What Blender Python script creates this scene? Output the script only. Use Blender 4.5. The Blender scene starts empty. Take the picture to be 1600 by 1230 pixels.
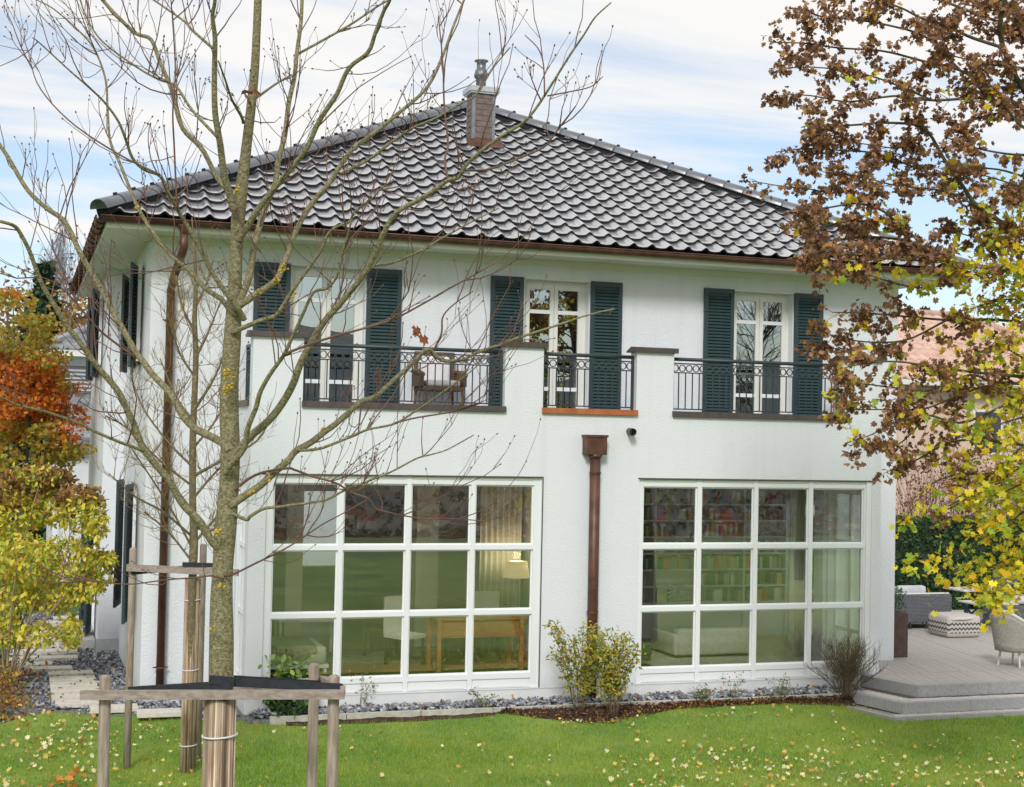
import bpy, bmesh, math, random
import numpy as np
from mathutils import Vector, Matrix
random.seed(7); rng = np.random.default_rng(7)
sc = bpy.context.scene
COL = sc.collection
PI = math.pi
# ------------------------------------------------------------------ camera
PW, PH, F = 1600.0, 1230.0, 2278.8
YAW, PITCH, ROLL = 0.32417, 0.03051, 0.02113
CAM = np.array([-3.1582, -19.0659, 3.6028])
def cam_axes():
    cy, sy = math.cos(YAW), math.sin(YAW); cp, sp = math.cos(PITCH), math.sin(PITCH)
    f = np.array([sy*cp, cy*cp, sp]); r = np.array([cy, -sy, 0.]); u = np.cross(r, f)
    cr, sr = math.cos(ROLL), math.sin(ROLL)
    return np.array([cr*r+sr*u, -sr*r+cr*u, f])
AX = cam_axes()
cam = bpy.data.objects.new('camera', bpy.data.cameras.new('camera')); COL.objects.link(cam)
cam.data.sensor_width = 36; cam.data.lens = F/PW*36; cam.data.clip_start = .1; cam.data.clip_end = 5000
m = Matrix.Identity(4)
for i in range(3):
    m[i][0] = AX[0][i]; m[i][1] = AX[1][i]; m[i][2] = -AX[2][i]; m[i][3] = CAM[i]
cam.matrix_world = m; sc.camera = cam
# ------------------------------------------------------------------ light
SUN_EL, SUN_AZ = math.radians(38), math.radians(205)     # azimuth clockwise from +Y
wd = bpy.data.worlds.new('World'); sc.world = wd; wd.use_nodes = True
nt = wd.node_tree; N = nt.nodes; L = nt.links; N.clear()
def wn(t, **k):
    n = N.new(t)
    for a, b in k.items(): setattr(n, a, b)
    return n
def wmath(op, a, b=None, clamp=False):
    n = wn('ShaderNodeMath', operation=op, use_clamp=clamp)
    for i, v in enumerate((a, b)):
        if v is None: continue
        if isinstance(v, (int, float)): n.inputs[i].default_value = v
        else: L.new(v, n.inputs[i])
    return n.outputs[0]
out = wn('ShaderNodeOutputWorld')
sky = wn('ShaderNodeTexSky', sky_type='NISHITA', sun_disc=False, sun_elevation=SUN_EL, sun_rotation=SUN_AZ)
sky.air_density = 1.0; sky.dust_density = 1.2; sky.ozone_density = 1.5
bg1 = wn('ShaderNodeBackground'); bg1.inputs['Strength'].default_value = .095; L.new(sky.outputs[0], bg1.inputs[0])
bg2 = wn('ShaderNodeBackground'); bg2.inputs['Color'].default_value = (1, .982, .955, 1); bg2.inputs['Strength'].default_value = .59
tc = wn('ShaderNodeTexCoord'); sep = wn('ShaderNodeSeparateXYZ'); L.new(tc.outputs['Generated'], sep.inputs[0])
zc = wmath('MAXIMUM', sep.outputs[2], 0.0); den = wmath('ADD', zc, .10)
cx = wmath('DIVIDE', sep.outputs[0], den); cyy = wmath('DIVIDE', sep.outputs[1], den)
cmb = wn('ShaderNodeCombineXYZ'); L.new(cx, cmb.inputs[0]); L.new(cyy, cmb.inputs[1])
mp = wn('ShaderNodeMapping'); mp.inputs['Rotation'].default_value = (0, 0, .75); mp.inputs['Scale'].default_value = (.42, 1.25, 1); mp.inputs['Location'].default_value = (3.2, 1.9, 0)
L.new(cmb.outputs[0], mp.inputs[0])
noi = wn('ShaderNodeTexNoise'); noi.inputs['Scale'].default_value = 1.15; noi.inputs['Detail'].default_value = 9; noi.inputs['Roughness'].default_value = .58; noi.inputs['Distortion'].default_value = .35
L.new(mp.outputs[0], noi.inputs[0])
# more cover overhead, a clearer band low over the horizon, milky air at the very horizon
cov = wn('ShaderNodeMapRange'); cov.inputs[1].default_value = .06; cov.inputs[2].default_value = .34; cov.inputs[3].default_value = -.16; cov.inputs[4].default_value = .15
L.new(zc, cov.inputs[0])
fac = wn('ShaderNodeMapRange', interpolation_type='SMOOTHSTEP'); fac.inputs[1].default_value = .40; fac.inputs[2].default_value = .60
L.new(wmath('ADD', noi.outputs[0], cov.outputs[0]), fac.inputs[0])
hz = wn('ShaderNodeMapRange', interpolation_type='SMOOTHSTEP'); hz.inputs[1].default_value = .12; hz.inputs[2].default_value = -.02; hz.inputs[3].default_value = 0; hz.inputs[4].default_value = .62
L.new(sep.outputs[2], hz.inputs[0])
ff = wmath('MAXIMUM', wmath('ADD', wmath('MULTIPLY', fac.outputs[0], .80), .17), hz.outputs[0])
mx = wn('ShaderNodeMixShader'); L.new(ff, mx.inputs[0]); L.new(bg1.outputs[0], mx.inputs[1]); L.new(bg2.outputs[0], mx.inputs[2]); L.new(mx.outputs[0], out.inputs[0])
sun = bpy.data.objects.new('sun', bpy.data.lights.new('sun', 'SUN')); COL.objects.link(sun)
sun.data.energy = 1.5; sun.data.angle = math.radians(14); sun.data.color = (1, .975, .94)
sd = Vector((math.sin(SUN_AZ)*math.cos(SUN_EL), math.cos(SUN_AZ)*math.cos(SUN_EL), math.sin(SUN_EL)))
sun.rotation_euler = sd.to_track_quat('Z', 'Y').to_euler(); sun.location = (-20, -30, 40)
vs = sc.view_settings; vs.view_transform = 'Standard'; vs.look = 'None'; vs.gamma = 1; vs.use_curve_mapping = False
vs.exposure = .74
# ------------------------------------------------------------------ pixel helpers (1600 x 1230 photo pixels -> points on a known plane)
def ray(x, y): return AX.T @ np.array([(x-PW/2)/F, -(y-PH/2)/F, 1.])
def atY(x, y, Y): d = ray(x, y); return CAM + d*((Y-CAM[1])/d[1])
def atZ(x, y, Z): d = ray(x, y); return CAM + d*((Z-CAM[2])/d[2])
def atX(x, y, X): d = ray(x, y); return CAM + d*((X-CAM[0])/d[0])
def atD(x, y, D): return CAM + ray(x, y)*D
# ------------------------------------------------------------------ materials
MATS = {}
def mat(name, c1, c2=None, scale=6., rough=.7, bump=0., bscale=60., metal=0., spec=.5, detail=5., stretch=(1,1,1), coat=0., coords='Object', lo=.35, hi=.65):
    if name in MATS: return MATS[name]
    mt = bpy.data.materials.new(name); mt.use_nodes = True; MATS[name] = mt
    t = mt.node_tree; p = t.nodes['Principled BSDF']; p.inputs['Roughness'].default_value = rough; p.inputs['Metallic'].default_value = metal
    p.inputs['Specular IOR Level'].default_value = spec; p.inputs['Coat Weight'].default_value = coat; p.inputs['Coat Roughness'].default_value = .15
    tcn = t.nodes.new('ShaderNodeTexCoord'); mpn = t.nodes.new('ShaderNodeMapping'); mpn.inputs['Scale'].default_value = stretch
    t.links.new(tcn.outputs[coords], mpn.inputs[0])
    if c2 is None: p.inputs['Base Color'].default_value = (*c1, 1)
    else:
        n = t.nodes.new('ShaderNodeTexNoise'); n.inputs['Scale'].default_value = scale; n.inputs['Detail'].default_value = detail; n.inputs['Roughness'].default_value = .6
        t.links.new(mpn.outputs[0], n.inputs[0])
        r = t.nodes.new('ShaderNodeValToRGB'); r.color_ramp.elements[0].position = lo; r.color_ramp.elements[1].position = hi
        r.color_ramp.elements[0].color = (*c1, 1); r.color_ramp.elements[1].color = (*c2, 1)
        t.links.new(n.outputs[0], r.inputs[0]); t.links.new(r.outputs[0], p.inputs['Base Color'])
    if bump:
        n2 = t.nodes.new('ShaderNodeTexNoise'); n2.inputs['Scale'].default_value = bscale; n2.inputs['Detail'].default_value = 4
        t.links.new(mpn.outputs[0], n2.inputs[0])
        b = t.nodes.new('ShaderNodeBump'); b.inputs['Strength'].default_value = bump; b.inputs['Distance'].default_value = .01
        t.links.new(n2.outputs[0], b.inputs['Height']); t.links.new(b.outputs[0], p.inputs['Normal'])
    return mt
def leafmat(name, cols, trans=.35, rough=.6, facecam=False):
    """each leaf (mesh island) takes one colour of the list"""
    if name in MATS: return MATS[name]
    mt = bpy.data.materials.new(name); mt.use_nodes = True; MATS[name] = mt
    t = mt.node_tree; t.nodes.clear(); o = t.nodes.new('ShaderNodeOutputMaterial')
    g = t.nodes.new('ShaderNodeNewGeometry'); r = t.nodes.new('ShaderNodeValToRGB'); r.color_ramp.interpolation = 'CONSTANT'
    k = len(cols)
    while len(r.color_ramp.elements) < k: r.color_ramp.elements.new(.5)
    for i, c in enumerate(cols): r.color_ramp.elements[i].position = i/k; r.color_ramp.elements[i].color = (*c, 1)
    t.links.new(g.outputs['Random Per Island'], r.inputs[0])
    p = t.nodes.new('ShaderNodeBsdfPrincipled'); p.inputs['Roughness'].default_value = rough; p.inputs['Specular IOR Level'].default_value = .3
    tr = t.nodes.new('ShaderNodeBsdfTranslucent'); mxn = t.nodes.new('ShaderNodeMixShader'); mxn.inputs[0].default_value = trans
    t.links.new(r.outputs[0], p.inputs['Base Color']); t.links.new(r.outputs[0], tr.inputs[0])
    t.links.new(p.outputs[0], mxn.inputs[1]); t.links.new(tr.outputs[0], mxn.inputs[2]); t.links.new(mxn.outputs[0], o.inputs[0])
    return mt
def glassmat(name, tint, refl):
    mt = bpy.data.materials.new(name); mt.use_nodes = True; MATS[name] = mt
    t = mt.node_tree; t.nodes.clear(); o = t.nodes.new('ShaderNodeOutputMaterial')
    fr = t.nodes.new('ShaderNodeLayerWeight'); fr.inputs[0].default_value = .5
    mr = t.nodes.new('ShaderNodeMapRange'); mr.inputs[3].default_value = refl; mr.inputs[4].default_value = 1.
    pw = t.nodes.new('ShaderNodeMath'); pw.operation = 'POWER'; pw.inputs[1].default_value = 3.; t.links.new(fr.outputs['Facing'], pw.inputs[0]); t.links.new(pw.outputs[0], mr.inputs[0])
    a = t.nodes.new('ShaderNodeBsdfTransparent'); a.inputs[0].default_value = (*tint, 1)
    b = t.nodes.new('ShaderNodeBsdfGlossy'); b.inputs['Roughness'].default_value = 0.004; b.inputs['Color'].default_value = (.95, 1, .97, 1)
    # slightly wavy float glass
    tcn = t.nodes.new('ShaderNodeTexCoord'); nn = t.nodes.new('ShaderNodeTexNoise'); nn.inputs['Scale'].default_value = 1.6; nn.inputs['Detail'].default_value = 1
    t.links.new(tcn.outputs['Object'], nn.inputs[0]); bp_ = t.nodes.new('ShaderNodeBump'); bp_.inputs['Strength'].default_value = .05; bp_.inputs['Distance'].default_value = .02
    t.links.new(nn.outputs[0], bp_.inputs['Height']); t.links.new(bp_.outputs[0], b.inputs['Normal'])
    x = t.nodes.new('ShaderNodeMixShader'); t.links.new(mr.outputs[0], x.inputs[0]); t.links.new(a.outputs[0], x.inputs[1]); t.links.new(b.outputs[0], x.inputs[2]); t.links.new(x.outputs[0], o.inputs[0])
    return mt
# ------------------------------------------------------------------ mesh helpers
WLOC = {}
class MB:
    def __init__(s): s.v = []; s.f = []
    def add(s, v, f):
        n = len(s.v); s.v += [tuple(map(float, p)) for p in v]; s.f += [tuple(i+n for i in q) for q in f]; return s
    def box(s, x0, x1, y0, y1, z0, z1, bevel=0.):
        if bevel:
            bm = bmesh.new(); bmesh.ops.create_cube(bm, size=1)
            for w in bm.verts: w.co = Vector(((x0+x1)/2+w.co.x*(x1-x0), (y0+y1)/2+w.co.y*(y1-y0), (z0+z1)/2+w.co.z*(z1-z0)))
            bmesh.ops.bevel(bm, geom=bm.edges[:], offset=bevel, segments=2, affect='EDGES', profile=.6)
            s.add([w.co for w in bm.verts], [[w.index for w in q.verts] for q in bm.faces]); bm.free(); return s
        return s.add([(x0,y0,z0),(x1,y0,z0),(x1,y1,z0),(x0,y1,z0),(x0,y0,z1),(x1,y0,z1),(x1,y1,z1),(x0,y1,z1)],
            [(0,3,2,1),(4,5,6,7),(0,1,5,4),(1,2,6,5),(2,3,7,6),(3,0,4,7)])
    def prism(s, poly, z0, z1):
        n = len(poly); a = sum(poly[i][0]*poly[(i+1)%n][1]-poly[(i+1)%n][0]*poly[i][1] for i in range(n))
        if a < 0: poly = poly[::-1]
        return s.add([(p[0],p[1],z0) for p in poly]+[(p[0],p[1],z1) for p in poly],
            [tuple(range(n-1,-1,-1)), tuple(range(n,2*n))]+[(i,(i+1)%n,n+(i+1)%n,n+i) for i in range(n)])
    def extrude(s, poly, axis, a0, a1):
        """poly in the two other axes (order kept), extruded along axis"""
        def P(p, a): return {'x':(a,p[0],p[1]),'y':(p[0],a,p[1])}[axis]
        n = len(poly)
        return s.add([P(p,a0) for p in poly]+[P(p,a1) for p in poly], [tuple(range(n-1,-1,-1)), tuple(range(n,2*n))]+[(i,(i+1)%n,n+(i+1)%n,n+i) for i in range(n)])
    def tube(s, pts, rad, k=8, caps=True):
        pts = [np.array(p, float) for p in pts]; n = len(pts)
        if not hasattr(rad, '__len__'): rad = [rad]*n
        T = []
        for i in range(n):
            d = pts[min(i+1,n-1)]-pts[max(i-1,0)]; l = np.linalg.norm(d); T.append(d/l if l > 1e-9 else np.array([0,0,1.]))
        a = np.array([1.,0,0]) if abs(T[0][0]) < .8 else np.array([0,1.,0])
        u = np.cross(T[0], a); u /= np.linalg.norm(u); V = []; Fc = []
        for i in range(n):
            u = u - T[i]*np.dot(u, T[i]); u /= max(np.linalg.norm(u), 1e-9); w = np.cross(T[i], u)
            for j in range(k):
                t = 2*PI*j/k; V.append(pts[i]+rad[i]*(math.cos(t)*u+math.sin(t)*w))
        for i in range(n-1):
            for j in range(k): Fc.append((i*k+j, i*k+(j+1)%k, (i+1)*k+(j+1)%k, (i+1)*k+j))
        if caps: Fc.append(tuple(range(k-1,-1,-1))); Fc.append(tuple((n-1)*k+j for j in range(k)))
        return s.add(V, Fc)
    def lathe(s, c, prof, k=16):
        """prof: list of (r, z) relative to c"""
        V = []; n = len(prof)
        for r, z in prof:
            for j in range(k): V.append((c[0]+r*math.cos(2*PI*j/k), c[1]+r*math.sin(2*PI*j/k), c[2]+z))
        Fc = [(i*k+j, i*k+(j+1)%k, (i+1)*k+(j+1)%k, (i+1)*k+j) for i in range(n-1) for j in range(k)]
        Fc += [tuple(range(k-1,-1,-1)), tuple((n-1)*k+j for j in range(k))]
        return s.add(V, Fc)
    def mesh(s, name, mt, smooth=False):
        me = bpy.data.meshes.new(name); me.from_pydata(s.v, [], s.f); me.materials.append(mt)
        if smooth: me.polygons.foreach_set('use_smooth', [True]*len(me.polygons))
        return me
def link(name, me, parent=None, loc=(0,0,0), rot=None, scl=None):
    o = bpy.data.objects.new(name, me); COL.objects.link(o); o.location = loc
    if rot is not None: o.rotation_euler = rot
    if scl is not None: o.scale = scl
    WLOC[o.name] = Vector(loc)
    if parent is not None:
        o.parent = parent; o.matrix_parent_inverse = Matrix.Translation(-WLOC[parent.name])
    return o
def part(mb, name, mt, parent, smooth=False): return link(name, mb.mesh(name, mt, smooth), parent)
def tag(o, label, cat, group=None):
    o['label'] = label; o['category'] = cat
    if group: o['group'] = group
    return o
def thing(name, label, cat, loc=(0,0,0), group=None):
    o = bpy.data.objects.new(name, None); COL.objects.link(o); o.location = loc; o.empty_display_size = .2; WLOC[o.name] = Vector(loc)
    return tag(o, label, cat, group)
def struct(mb, name, mt, smooth=False):
    o = part(mb, name, mt, None, smooth); o['kind'] = 'structure'; return o
def stuff(o): o['kind'] = 'stuff'; return o
def npmesh(name, V, faces_n, mt, smooth=False):
    """V: (n*k,3) vertices, islands of k vertices; faces_n: list of index tuples in one island (tri or quad)"""
    k = max(max(f) for f in faces_n)+1; n = len(V)//k
    me = bpy.data.meshes.new(name); me.vertices.add(len(V)); me.vertices.foreach_set('co', np.asarray(V, np.float32).ravel())
    ll = []; ls = []; tot = sum(len(f) for f in faces_n)
    base = (np.arange(n)*k)[:,None]
    idx = np.concatenate([np.array(f)[None,:]+base for f in faces_n], axis=1).ravel()
    starts = []; acc = 0; sizes = [len(f) for f in faces_n]; off = np.cumsum([0]+sizes[:-1])
    ls = (np.arange(n)[:,None]*tot+off[None,:]).ravel()
    me.loops.add(n*tot); me.loops.foreach_set('vertex_index', idx.astype(np.int32))
    me.polygons.add(len(ls)); me.polygons.foreach_set('loop_start', ls.astype(np.int32))
    if smooth: me.polygons.foreach_set('use_smooth', np.ones(len(ls), bool))
    me.materials.append(mt); me.update(); me.validate(); return me
def rand_frames(n, up=.0, droop=None):
    a = rng.normal(size=(n,3)); a[:,2] += up; a /= np.linalg.norm(a,axis=1)[:,None]
    b = rng.normal(size=(n,3))
    if droop is not None: b[:,2] -= droop
    b -= a*(a*b).sum(1)[:,None]; b /= np.linalg.norm(b,axis=1)[:,None]
    return a, b, np.cross(a,b)          # normal, length axis, width axis
LEAF = np.array([(0,0,0),(.35,.30,.08),(.75,.24,.05),(1,0,-.05),(.75,-.24,.05),(.35,-.30,.08)])
LEAF_F = [(0,1,2,3),(0,3,4,5)]
STAR = [(0,0,0)]
for ang, r in ((-150,.55),(-118,.50),(-95,.78),(-70,.60),(-45,.90),(-20,.66),(0,1.0),(20,.66),(45,.90),(70,.60),(95,.78),(118,.50),(150,.55)):
    STAR.append((.45+.62*r*math.cos(math.radians(ang)), .62*r*math.sin(math.radians(ang)), .06*r*math.cos(3*math.radians(ang))+.05))
STAR = np.array(STAR); STAR_F = [(0,1,2,3),(0,3,4,5),(0,5,6,7),(0,7,8,9),(0,9,10,11),(0,11,12,13)]
STAR[0] = (.42, 0, 0)
STARC = STAR.copy(); STARC[:,2] += .55*STARC[:,1]**2*2.2+.25*(STARC[:,0]-.4)**2; STARC[:,1] *= .8
CURL = np.array([(0,0,0),(.3,.26,.16),(.65,.22,.26),(.95,.05,.10),(.65,-.2,.24),(.3,-.26,.14),(.5,0,0)])
CURL_F = [(0,1,6),(1,2,6),(2,3,6),(3,4,6),(4,5,6),(5,0,6)]
def leaves(P, size, shape=LEAF, up=.3, droop=.6, jitter=.35):
    n = len(P); a, b, w = rand_frames(n, up, droop); s = np.asarray(size)*(1+jitter*rng.uniform(-1,1,n))
    T = shape[None]*s[:,None,None]
    return (P[:,None]+T[...,0:1]*b[:,None]+T[...,1:2]*w[:,None]+T[...,2:3]*a[:,None]).reshape(-1,3)
# wall sheet with rectangular holes, real thickness and reveals
def wall(mb, a0, a1, z0, z1, holes, d0, d1, axis='x'):
    xs = sorted({a0,a1,*[h[0] for h in holes],*[h[1] for h in holes]}); zs = sorted({z0,z1,*[h[2] for h in holes],*[h[3] for h in holes]})
    xs = [x for x in xs if a0 <= x <= a1]; zs = [z for z in zs if z0 <= z <= z1]
    def P(a, d, z): return (a, d, z) if axis == 'x' else (d, a, z)
    def solid(i, j):
        if i < 0 or j < 0 or i >= len(xs)-1 or j >= len(zs)-1: return False
        x = (xs[i]+xs[i+1])/2; z = (zs[j]+zs[j+1])/2
        return not any(h[0] < x < h[1] and h[2] < z < h[3] for h in holes)
    for i in range(len(xs)-1):
        for j in range(len(zs)-1):
            if not solid(i,j): continue
            x, X, z, Z = xs[i], xs[i+1], zs[j], zs[j+1]
            mb.add([P(x,d0,z),P(X,d0,z),P(X,d0,Z),P(x,d0,Z)], [(0,1,2,3)]); mb.add([P(x,d1,z),P(X,d1,z),P(X,d1,Z),P(x,d1,Z)], [(3,2,1,0)])
            if not solid(i-1,j): mb.add([P(x,d0,z),P(x,d1,z),P(x,d1,Z),P(x,d0,Z)], [(0,3,2,1)])
            if not solid(i+1,j): mb.add([P(X,d0,z),P(X,d1,z),P(X,d1,Z),P(X,d0,Z)], [(0,1,2,3)])
            if not solid(i,j-1): mb.add([P(x,d0,z),P(X,d0,z),P(X,d1,z),P(x,d1,z)], [(0,3,2,1)])
            if not solid(i,j+1): mb.add([P(x,d0,Z),P(X,d0,Z),P(X,d1,Z),P(x,d1,Z)], [(0,1,2,3)])
    return mb
# palette
RENDER = mat('white_render', (.655,.682,.728), (.70,.722,.76), .9, .95, .9, 48, lo=.2, hi=.8)
def weather(mt, streak=.11, splash=.32):
    t = mt.node_tree; p = t.nodes['Principled BSDF']; src = p.inputs['Base Color'].links[0].from_socket
    tc_ = t.nodes.new('ShaderNodeTexCoord'); mp_ = t.nodes.new('ShaderNodeMapping'); mp_.inputs['Scale'].default_value = (5,5,.22); t.links.new(tc_.outputs['Object'],mp_.inputs[0])
    n1 = t.nodes.new('ShaderNodeTexNoise'); n1.inputs['Scale'].default_value = 1.; n1.inputs['Detail'].default_value = 6; t.links.new(mp_.outputs[0],n1.inputs[0])
    m1 = t.nodes.new('ShaderNodeMapRange'); m1.inputs[1].default_value = .52; m1.inputs[2].default_value = .75; m1.inputs[3].default_value = 0; m1.inputs[4].default_value = streak; t.links.new(n1.outputs[0],m1.inputs[0])
    sp_ = t.nodes.new('ShaderNodeSeparateXYZ'); t.links.new(tc_.outputs['Object'],sp_.inputs[0]); n2 = t.nodes.new('ShaderNodeTexNoise'); n2.inputs['Scale'].default_value = 3.5; n2.inputs['Detail'].default_value = 6; t.links.new(tc_.outputs['Object'],n2.inputs[0])
    ad = t.nodes.new('ShaderNodeMath'); ad.operation = 'MULTIPLY_ADD'; t.links.new(n2.outputs[0],ad.inputs[0]); ad.inputs[1].default_value = .7; m0 = t.nodes.new('ShaderNodeMath'); m0.operation = 'MULTIPLY'; m0.inputs[1].default_value = -1; t.links.new(sp_.outputs[2],m0.inputs[0]); t.links.new(m0.outputs[0],ad.inputs[2])
    m2 = t.nodes.new('ShaderNodeMapRange'); m2.inputs[1].default_value = .0; m2.inputs[2].default_value = .45; m2.inputs[3].default_value = 0; m2.inputs[4].default_value = splash; t.links.new(ad.outputs[0],m2.inputs[0])
    sm = t.nodes.new('ShaderNodeMath'); sm.operation = 'MAXIMUM'; t.links.new(m1.outputs[0],sm.inputs[0]); t.links.new(m2.outputs[0],sm.inputs[1])
    mx_ = t.nodes.new('ShaderNodeMix'); mx_.data_type = 'RGBA'; mx_.inputs[7].default_value = (.30,.29,.25,1); t.links.new(sm.outputs[0],mx_.inputs[0]); t.links.new(src,mx_.inputs[6]); t.links.new(mx_.outputs[2],p.inputs['Base Color'])
weather(RENDER)
PAINT = mat('white_paint', (.74,.76,.78), rough=.35)
CREAM = mat('cream_paint', (.68,.68,.64), rough=.5)
ANTHR = mat('anthracite_paint', (.020,.038,.046), (.027,.048,.057), 8, .45)
SLATC = mat('shutter_slat_paint', (.016,.040,.046), (.024,.052,.058), 8, .5)
COPPER = mat('weathered_copper', (.075,.036,.026), (.15,.068,.045), 5, .5, .12, 30, metal=.35)
COPNEW = mat('bright_copper', (.42,.13,.05), (.52,.19,.08), 8, .4, metal=.35)
COPE = mat('brown_coping_metal', (.065,.052,.052), (.10,.078,.074), 9, .5, metal=.2)
TILE = mat('glazed_dark_tile', (.085,.086,.105), (.15,.15,.175), 3.0, .36, .06, 40, spec=1., coat=1., coords='Generated')
TILE.node_tree.nodes['Principled BSDF'].inputs['IOR'].default_value = 3.1; TILE.node_tree.nodes['Principled BSDF'].inputs['Coat Roughness'].default_value = .2; TILE.node_tree.nodes['Principled BSDF'].inputs['Coat IOR'].default_value = 1.9
RIDGE = mat('glazed_ridge_tile', (.075,.085,.105), (.11,.12,.14), 4., .35, .05, 40, spec=.8, coat=.3)
GLASS = glassmat('window_glass', (.98,.995,.975), .15)
GLASSU = glassmat('upper_window_glass', (.42,.48,.52), .36)
GRANITE = mat('grey_granite', (.22,.22,.225), (.42,.42,.42), 90, .75, .2, 120)
PAVER = mat('pale_paver', (.50,.47,.41), (.60,.57,.51), 14, .85, .2, 90)
DECK = mat('weathered_decking', (.34,.31,.285), (.45,.42,.39), 6, .75, .25, 40, stretch=(14,1,1))
SOIL = mat('dark_soil', (.022,.013,.009), (.06,.033,.02), 9, .95, .9, 45)
BARK = mat('grey_green_bark', (.12,.11,.045), (.34,.30,.19), 60, .95, 1., 90, stretch=(1,1,1.2), detail=9, lo=.38, hi=.68)
TWIG = mat('reddish_twig_bark', (.10,.045,.035), (.17,.10,.075), 5, .8)
LICHB = mat('lichen_covered_bark', (.13,.11,.07), (.34,.25,.06), 30, .9, .6, 60, lo=.5, hi=.72)
LICHEN = mat('yellow_lichen', (.42,.27,.02), (.58,.40,.05), 40, .95, .8, 90)
DBARK = mat('dark_mossy_bark', (.045,.038,.028), (.10,.095,.05), 8, .9, .5, 40)
STAKE = mat('weathered_stake_wood', (.20,.155,.115), (.36,.30,.245), 7, .85, .35, 40, stretch=(6,6,.7))
REED = mat('dry_reed', (.24,.15,.09), (.55,.43,.31), 18, .8, .2, 60, stretch=(1,1,.12))
STAKEH = mat('weathered_rail_wood', (.22,.17,.145), (.36,.30,.27), 9, .85, .3, 40, stretch=(.6,5,5))
STRAP = mat('black_webbing', (.012,.015,.022), (.022,.025,.035), 30, .8, .4, 200)
tn_ = REED.node_tree; pr_ = tn_.nodes['Principled BSDF']; sr_ = pr_.inputs['Base Color'].links[0].from_socket; oi_ = tn_.nodes.new('ShaderNodeObjectInfo'); hs_ = tn_.nodes.new('ShaderNodeHueSaturation'); mr_ = tn_.nodes.new('ShaderNodeMapRange'); mr_.inputs[3].default_value = .35; mr_.inputs[4].default_value = 1.35
tn_.links.new(oi_.outputs['Random'],mr_.inputs[0]); tn_.links.new(mr_.outputs[0],hs_.inputs['Value']); tn_.links.new(sr_,hs_.inputs['Color']); tn_.links.new(hs_.outputs[0],pr_.inputs['Base Color'])
TIE = mat('pale_plastic_tie', (.62,.62,.62), rough=.5)
# ================================================================== SETTING
LZ = -.18                                     # lawn level
GRASSM = mat('lawn_soil_green', (.095,.18,.03), (.20,.29,.055), .8, .95, .6, 40)
FIELD = mat('hillside_meadow', (.05,.10,.02), (.11,.15,.04), .02, .95)
WOOD = mat('far_forest', (.035,.045,.04), (.07,.06,.045), .03, .95)
def terrain(x, y):
    z = -.30
    d = -y-25.5
    if d > 0:
        z -= 85*(1-math.cos(min(d, 330)/330*PI))/2
        if d > 1250: z += 330*(1-math.cos(min(d-1250, 1800)/1800*PI))/2*(.75+.22*math.sin(x*.0021+1)+.10*math.sin(x*.0053)+.05*math.sin(x*.013))
    if y > 60: z += (1-math.cos(min(y-60, 500)/500*PI))/2*9
    return z
xs = [-3200,-2600,-2200,-1800,-1500,-1250,-1000,-700,-450,-300,-200,-120,-70,-40,-22,-12,-6,0,6,12,22,40,70,120,200,300,450,700,850,1000,1250,1500,1800,2200,2600,3200]
ys = [-3600,-3100,-2800,-2500,-2250,-2000,-1800,-1600,-1450,-1300,-1100,-850,-600,-450,-350,-300,-250,-210,-175,-140,-115,-90,-70,-55,-42,-34,-29,-25.5,-15,-5,5,15,30,60,120,200,320,560,1000,2000]
g = MB(); g.add([(x,y,terrain(x,y)) for y in ys for x in xs], [(j*len(xs)+i, j*len(xs)+i+1, (j+1)*len(xs)+i+1, (j+1)*len(xs)+i) for j in range(len(ys)-1) for i in range(len(xs)-1)])
gm = FIELD.copy(); gm.name = 'terrain_meadow_and_forest'
t = gm.node_tree; pb = t.nodes['Principled BSDF']
tcg = t.nodes.new('ShaderNodeNewGeometry'); sx = t.nodes.new('ShaderNodeSeparateXYZ'); t.links.new(tcg.outputs['Position'], sx.inputs[0])
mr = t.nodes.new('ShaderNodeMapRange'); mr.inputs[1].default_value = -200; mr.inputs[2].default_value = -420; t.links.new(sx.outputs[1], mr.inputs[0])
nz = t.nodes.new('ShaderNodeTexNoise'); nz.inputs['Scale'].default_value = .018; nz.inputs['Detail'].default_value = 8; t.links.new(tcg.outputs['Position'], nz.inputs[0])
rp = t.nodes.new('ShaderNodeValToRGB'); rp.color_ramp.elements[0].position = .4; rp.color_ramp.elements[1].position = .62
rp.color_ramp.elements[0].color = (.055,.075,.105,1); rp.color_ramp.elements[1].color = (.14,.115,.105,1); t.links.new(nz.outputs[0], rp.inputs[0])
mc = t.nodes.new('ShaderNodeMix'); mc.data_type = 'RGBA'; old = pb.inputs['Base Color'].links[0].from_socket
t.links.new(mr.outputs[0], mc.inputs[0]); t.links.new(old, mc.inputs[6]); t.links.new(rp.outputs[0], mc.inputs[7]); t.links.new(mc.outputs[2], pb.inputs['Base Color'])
struct(g, 'ground', gm, True)
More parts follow.
